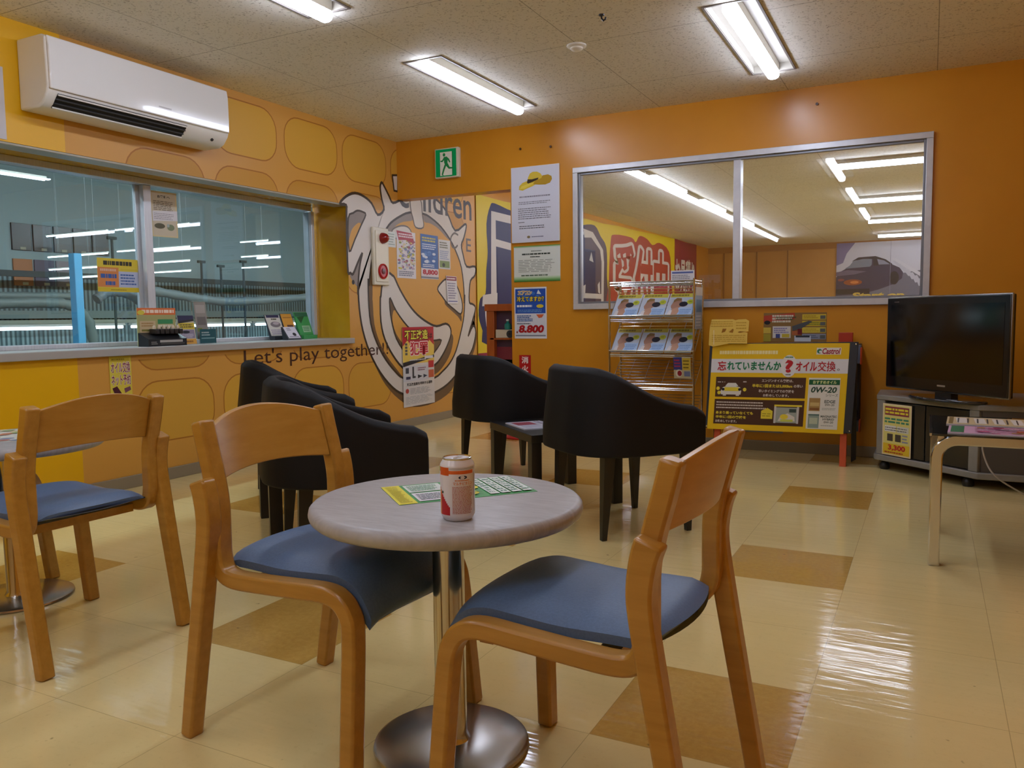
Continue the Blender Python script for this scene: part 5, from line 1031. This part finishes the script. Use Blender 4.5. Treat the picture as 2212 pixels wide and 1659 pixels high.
def beige(g):
    for k in range(5): g.poly([(.08+.17*k, .15), (.18+.17*k, .15), (.2+.17*k, .85), (.1+.17*k, .85)], '#e2e0dc', 1)
    for k in range(9): g.rect(.1+.09*k, .2, .115+.09*k, .8, '#4a4a4c', 2)
    g.rect(.02, .05, .06, .95, '#7a6a3c', 1); g.rect(.94, .05, .98, .95, '#7a6a3c', 1)
magazine('magazine', (4.575, -2.43, .5290), (.46, -.02, 0), (-.01, -.22, 0), .004, '#cfa6c6', 'pink magazine lying at the front of the chrome table', pink, 'magazines on the chrome table')
magazine('magazine', (4.545, -2.135, .5290), (.40, -.02, 0), (-.01, -.26, 0), .004, '#cdbd94', 'beige striped magazine at the back of the chrome table', beige, 'magazines on the chrome table')
mb = MB(); rows = []
R = random.Random(3)
for i in range(9):
    t = i/8; rows.append([Vector((4.80+.16*(k/9)+.02*R.random()-.05*t, -2.20+.12*t*(k/9)+.015*R.random(), .541+.115*t*(.7+.3*math.sin(k*1.1))+.006*R.random())) for k in range(10)])
mb.grid(rows, mat('#b5b2ae', .25, 0, .6), True); o = tag(mb.obj('plastic_bag'), 'crumpled clear plastic wrapper on the chrome table at the right edge', 'bag')
sm = o.modifiers.new('thickness', 'SOLIDIFY'); sm.thickness = .003

# ================================================================ things in the next room
r = root('banner', 'long yellow banner with big navy and red characters on the left wall', 'banner', (.006, 1.40, 2.33))
bf = lambda u, v, l: Vector((.004+.0008*l, u-1.40, v-2.33))
mb = MB(); mb.recalc = False
for a, b, c in ((1.40, 8.85, '#d9bf1c'), (8.85, 10.45, '#8a1f38')):
    n = 12
    for i in range(n):
        y0, y1 = a+(b-a)*i/n, a+(b-a)*(i+1)/n; zt0, zt1 = (2.29+.13*min(1, (y-1.4)/7.5)-.015*math.sin((y-1.4)*2.1)**2 for y in (y0, y1))
        mb.face([bf(y0, .55, 0), bf(y1, .55, 0), bf(y1, zt1, 0), bf(y0, zt0, 0)], ink(c))
g = Gfx(mb, bf)
NV, WT, RD = '#1d1a4e', '#cfc9c6', '#a01c2c'
def shape(pts, col, l, curve=True): g.poly([tuple(p) for p in catmull([Vector(q) for q in pts], 3)] if curve else pts, col, l)
# first character: tall box with a foot
shape([(1.71, 2.20), (1.82, 2.24), (2.3, 2.20), (2.98, 2.24), (3.08, 2.0), (3.05, .72), (1.62, .70), (1.50, .86), (1.42, 1.02), (1.46, 1.20), (1.58, 1.26), (1.60, 1.50), (1.64, 1.70), (1.62, 2.00)], NV, 1)
shape([(1.77, 2.15), (2.9, 2.14), (2.9, 2.05), (1.82, 2.06)], WT, 2, False); shape([(1.73, 2.15), (1.83, 2.15), (1.83, 1.2), (1.70, 1.18)], WT, 2, False); shape([(1.76, 1.86), (2.9, 1.80), (2.9, 1.72), (1.76, 1.78)], WT, 2, False); shape([(1.52, 1.24), (1.85, 1.27), (1.84, 1.14), (1.5, 1.12)], WT, 2, False)
g.poly([(1.84, 1.70), (2.9, 1.66), (2.9, 1.15), (1.86, 1.16)], '#1a1850', 3); shape([(1.56, 1.10), (1.62, .82), (1.8, .70), (1.9, .72), (1.72, .88), (1.66, 1.12)], WT, 2)
# second character: roof with strokes
shape([(3.3, 1.9), (3.7, 2.1), (4.33, 2.24), (4.79, 2.28), (5.02, 2.15), (5.26, 2.00), (5.28, 1.6), (5.22, .72), (3.4, .70), (3.3, 1.2)], NV, 1)
for p in ([(4.36, 2.16), (4.46, 2.16), (3.6, 1.8), (3.5, 1.7)], [(4.36, 2.2), (4.72, 2.18), (5.12, 1.96), (5.16, 1.75), (5.05, 1.80), (5.0, 1.95), (4.66, 2.10), (4.4, 2.08)], [(5.06, 1.82), (5.16, 1.8), (5.12, .8), (5.02, .8)], [(4.58, 1.78), (4.66, 1.90), (4.74, 1.76)], [(4.36, 1.42), (4.44, 1.44), (4.42, 1.30), (4.34, 1.32)], [(4.9, 1.45), (4.98, 1.5), (5.0, 1.32), (4.92, 1.34)], [(4.28, 1.32), (5.06, 1.32), (5.06, 1.25), (4.28, 1.25)]): g.poly(p, WT, 2)
def btext(s_, a, b, c, d, col, l, bold):
    vs_, fs_, x0, y0, x1, y1 = glyphs(s_, bold); k = mb.mi(ink(col)); V = [mb.bm.verts.new(bf(a+(c-a)*(x-x0)/(x1-x0), b+(d-b)*(y-y0)/(y1-y0), l)) for x, y in vs_]
    for f in fs_:
        try: q = mb.bm.faces.new([V[i] for i in f]); q.material_index = k
        except ValueError: pass
shape([(5.44, 2.10), (5.6, 2.22), (6.39, 2.24), (6.6, 2.18), (6.8, 2.30), (7.2, 2.28), (7.5, 2.2), (7.9, 2.27), (8.5, 2.15), (8.62, 1.7), (8.55, .8), (5.4, .75), (5.36, 1.5)], RD, 1)

for k in range(12):
    q = math.pi*k/6; btext('受付中', 5.6+.11*math.cos(q), .98+.055*math.sin(q), 8.4+.11*math.cos(q), 2.12+.055*math.sin(q), WT, 2+.02*k, .03)
btext('受付中', 5.6, .98, 8.4, 2.12, '#a3202e', 4, .035)
btext('お見積り', 8.9, 1.45, 10.3, 2.08, '#d6d2c4', 3, .03)
g.poly([(1.40, .62), (1.40, .50), (3.2, .50), (3.2, .62)], '#8c1c40', 1)
mb.obj('cloth', r, sharp=False)
mb = MB(); mb.tube([(.002, 0, -.035), (.02, 0, -.035)], .012, M_BLACK, 8); mb.obj('peg', r)
# low orange shelf by the passage
r = root('wooden_frame', 'orange wooden shelf frame standing inside the passage', 'shelf', (.56, .70, 0))
OW = wood_mat('orange_stained_wood', '#b5601c', '#a04f14', (40, 40, 4), .4)
for x in (0, .62):
    mb = MB(); mb.box((x-.04, -.03, 0), (x+.04, .03, 1.06), OW); mb.obj('post', r, bevel=.004)
mb = MB(); mb.box((-.055, -.04, 1.06), (.70, .16, 1.125), OW); mb.obj('top_rail', r, bevel=.004)
mb = MB(); mb.box((-.04, .03, .05), (.66, .045, 1.06), mat('#4a3550', .5)); mb.box((-.04, .03, .05), (.66, .048, .60), mat('#b59a2c', .5)); mb.box((-.04, .028, .60), (.66, .047, .72), mat('#7c2c40', .5)); mb.obj('back_panel', r)
mb = MB(); mb.box((.0, -.03, .79), (.62, .028, .805), OW); mb.obj('shelf', r)
mb = MB(); mb.box((.615, .675, .8055), (.90, .72, .885), mat('#cfcdbf', .5)); tag(mb.obj('box', bevel=.003), 'long white box on the orange shelf frame in the passage', 'box')
r = root('air_freshener', 'teal figure-shaped bottle on the white box in the passage', 'bottle', (.735, .694, .8855))
mb = MB(); mb.lathe([(.001, 0), (.028, 0), (.032, .02), (.030, .05), (.012, .065), (.012, .08), (.001, .08)], mat('#1f8a86', .15), 20); mb.obj('bottle', r)
mb = MB(); mb.lathe([(.001, .08), (.014, .08), (.014, .095), (.001, .095)], mat('#cfe0e0', .3), 16); mb.obj('cap', r)
r = root('towel_roll', 'dark blue roll standing at the end of the shelf', 'roll', (.80, .655, .845))
mb = MB(); mb.tube([(0, 0, 0), (0, -.05, 0)], .034, mat('#16283c', .4), 20); mb.tube([(0, -.05, 0), (0, -.052, 0)], .012, M_BLACK, 12); mb.obj('roll', r)
# car poster on the far wall
def carp(g):
    g.rect(0, 0, 1, 1, '#cfd0df', 1); g.poly([(0, 0), (.22, 0), (.12, .16), (.08, .3), (0, .34)], '#7d78a6', 2); g.poly([(0, .62), (1, .44), (1, 1), (0, 1)], '#6d7082', 2)
    g.poly([(0, .52), (.04, .44), (.1, .40), (.16, .36), (.22, .28), (.30, .235), (.46, .23), (.56, .27), (.64, .34), (.74, .40), (.78, .47), (.77, .56), (.68, .64), (.5, .72), (.3, .78), (.0, .80)], '#3d3a56', 3)
    g.poly([(.10, .39), (.16, .345), (.20, .28), (.34, .245), (.42, .26), (.42, .34), (.40, .37), (.24, .38)], '#7f8a9c', 4); g.poly([(.18, .285), (.26, .225), (.46, .215), (.58, .27), (.66, .345), (.44, .36), (.43, .255), (.30, .25)], '#2a2a3a', 5); g.poly([(.48, .26), (.56, .285), (.63, .345), (.50, .345)], '#8d93a8', 6)
    g.poly([(.0, .44), (.14, .41), (.36, .44), (.22, .48), (0, .5)], '#6f6580', 5); g.ell(.20, .60, .11, .045, '#a0522c', 5); g.ell(.22, .60, .05, .022, '#e08a4a', 6); g.ell(.06, .56, .04, .02, '#8a4a4a', 5); g.ell(.68, .55, .055, .10, '#1d1d28', 6); g.rect(0, .70, .40, .78, '#22222e', 5); g.rect(0, .84, .08, .95, '#c9c7b4', 6)
    for k in range(7): g.poly([(.66+.05*k, .30+.045*k), (.69+.05*k, .295+.045*k), (.80+.04*k, .42+.05*k), (.76+.04*k, .43+.05*k)], '#c4c6d6', 3)
    g.poly([(.64, .26), (.68, .25), (1, .50), (1, .56)], '#d5d6e2', 4)
    g.text('Start on', .19, .755, .80, .85, '#d9bd5a', 8, .05, .15)
    g.rect(.632, 0, .636, 1, '#8f93a8', 9)
sheet('car_poster', (2.575, YB-.034, 2.39), (1.55, 0, 0), (0, 0, -1.30), '#cfd0df', 'large lavender poster of a dark car on the far wall behind the glass', 'poster', carp, t=.003)
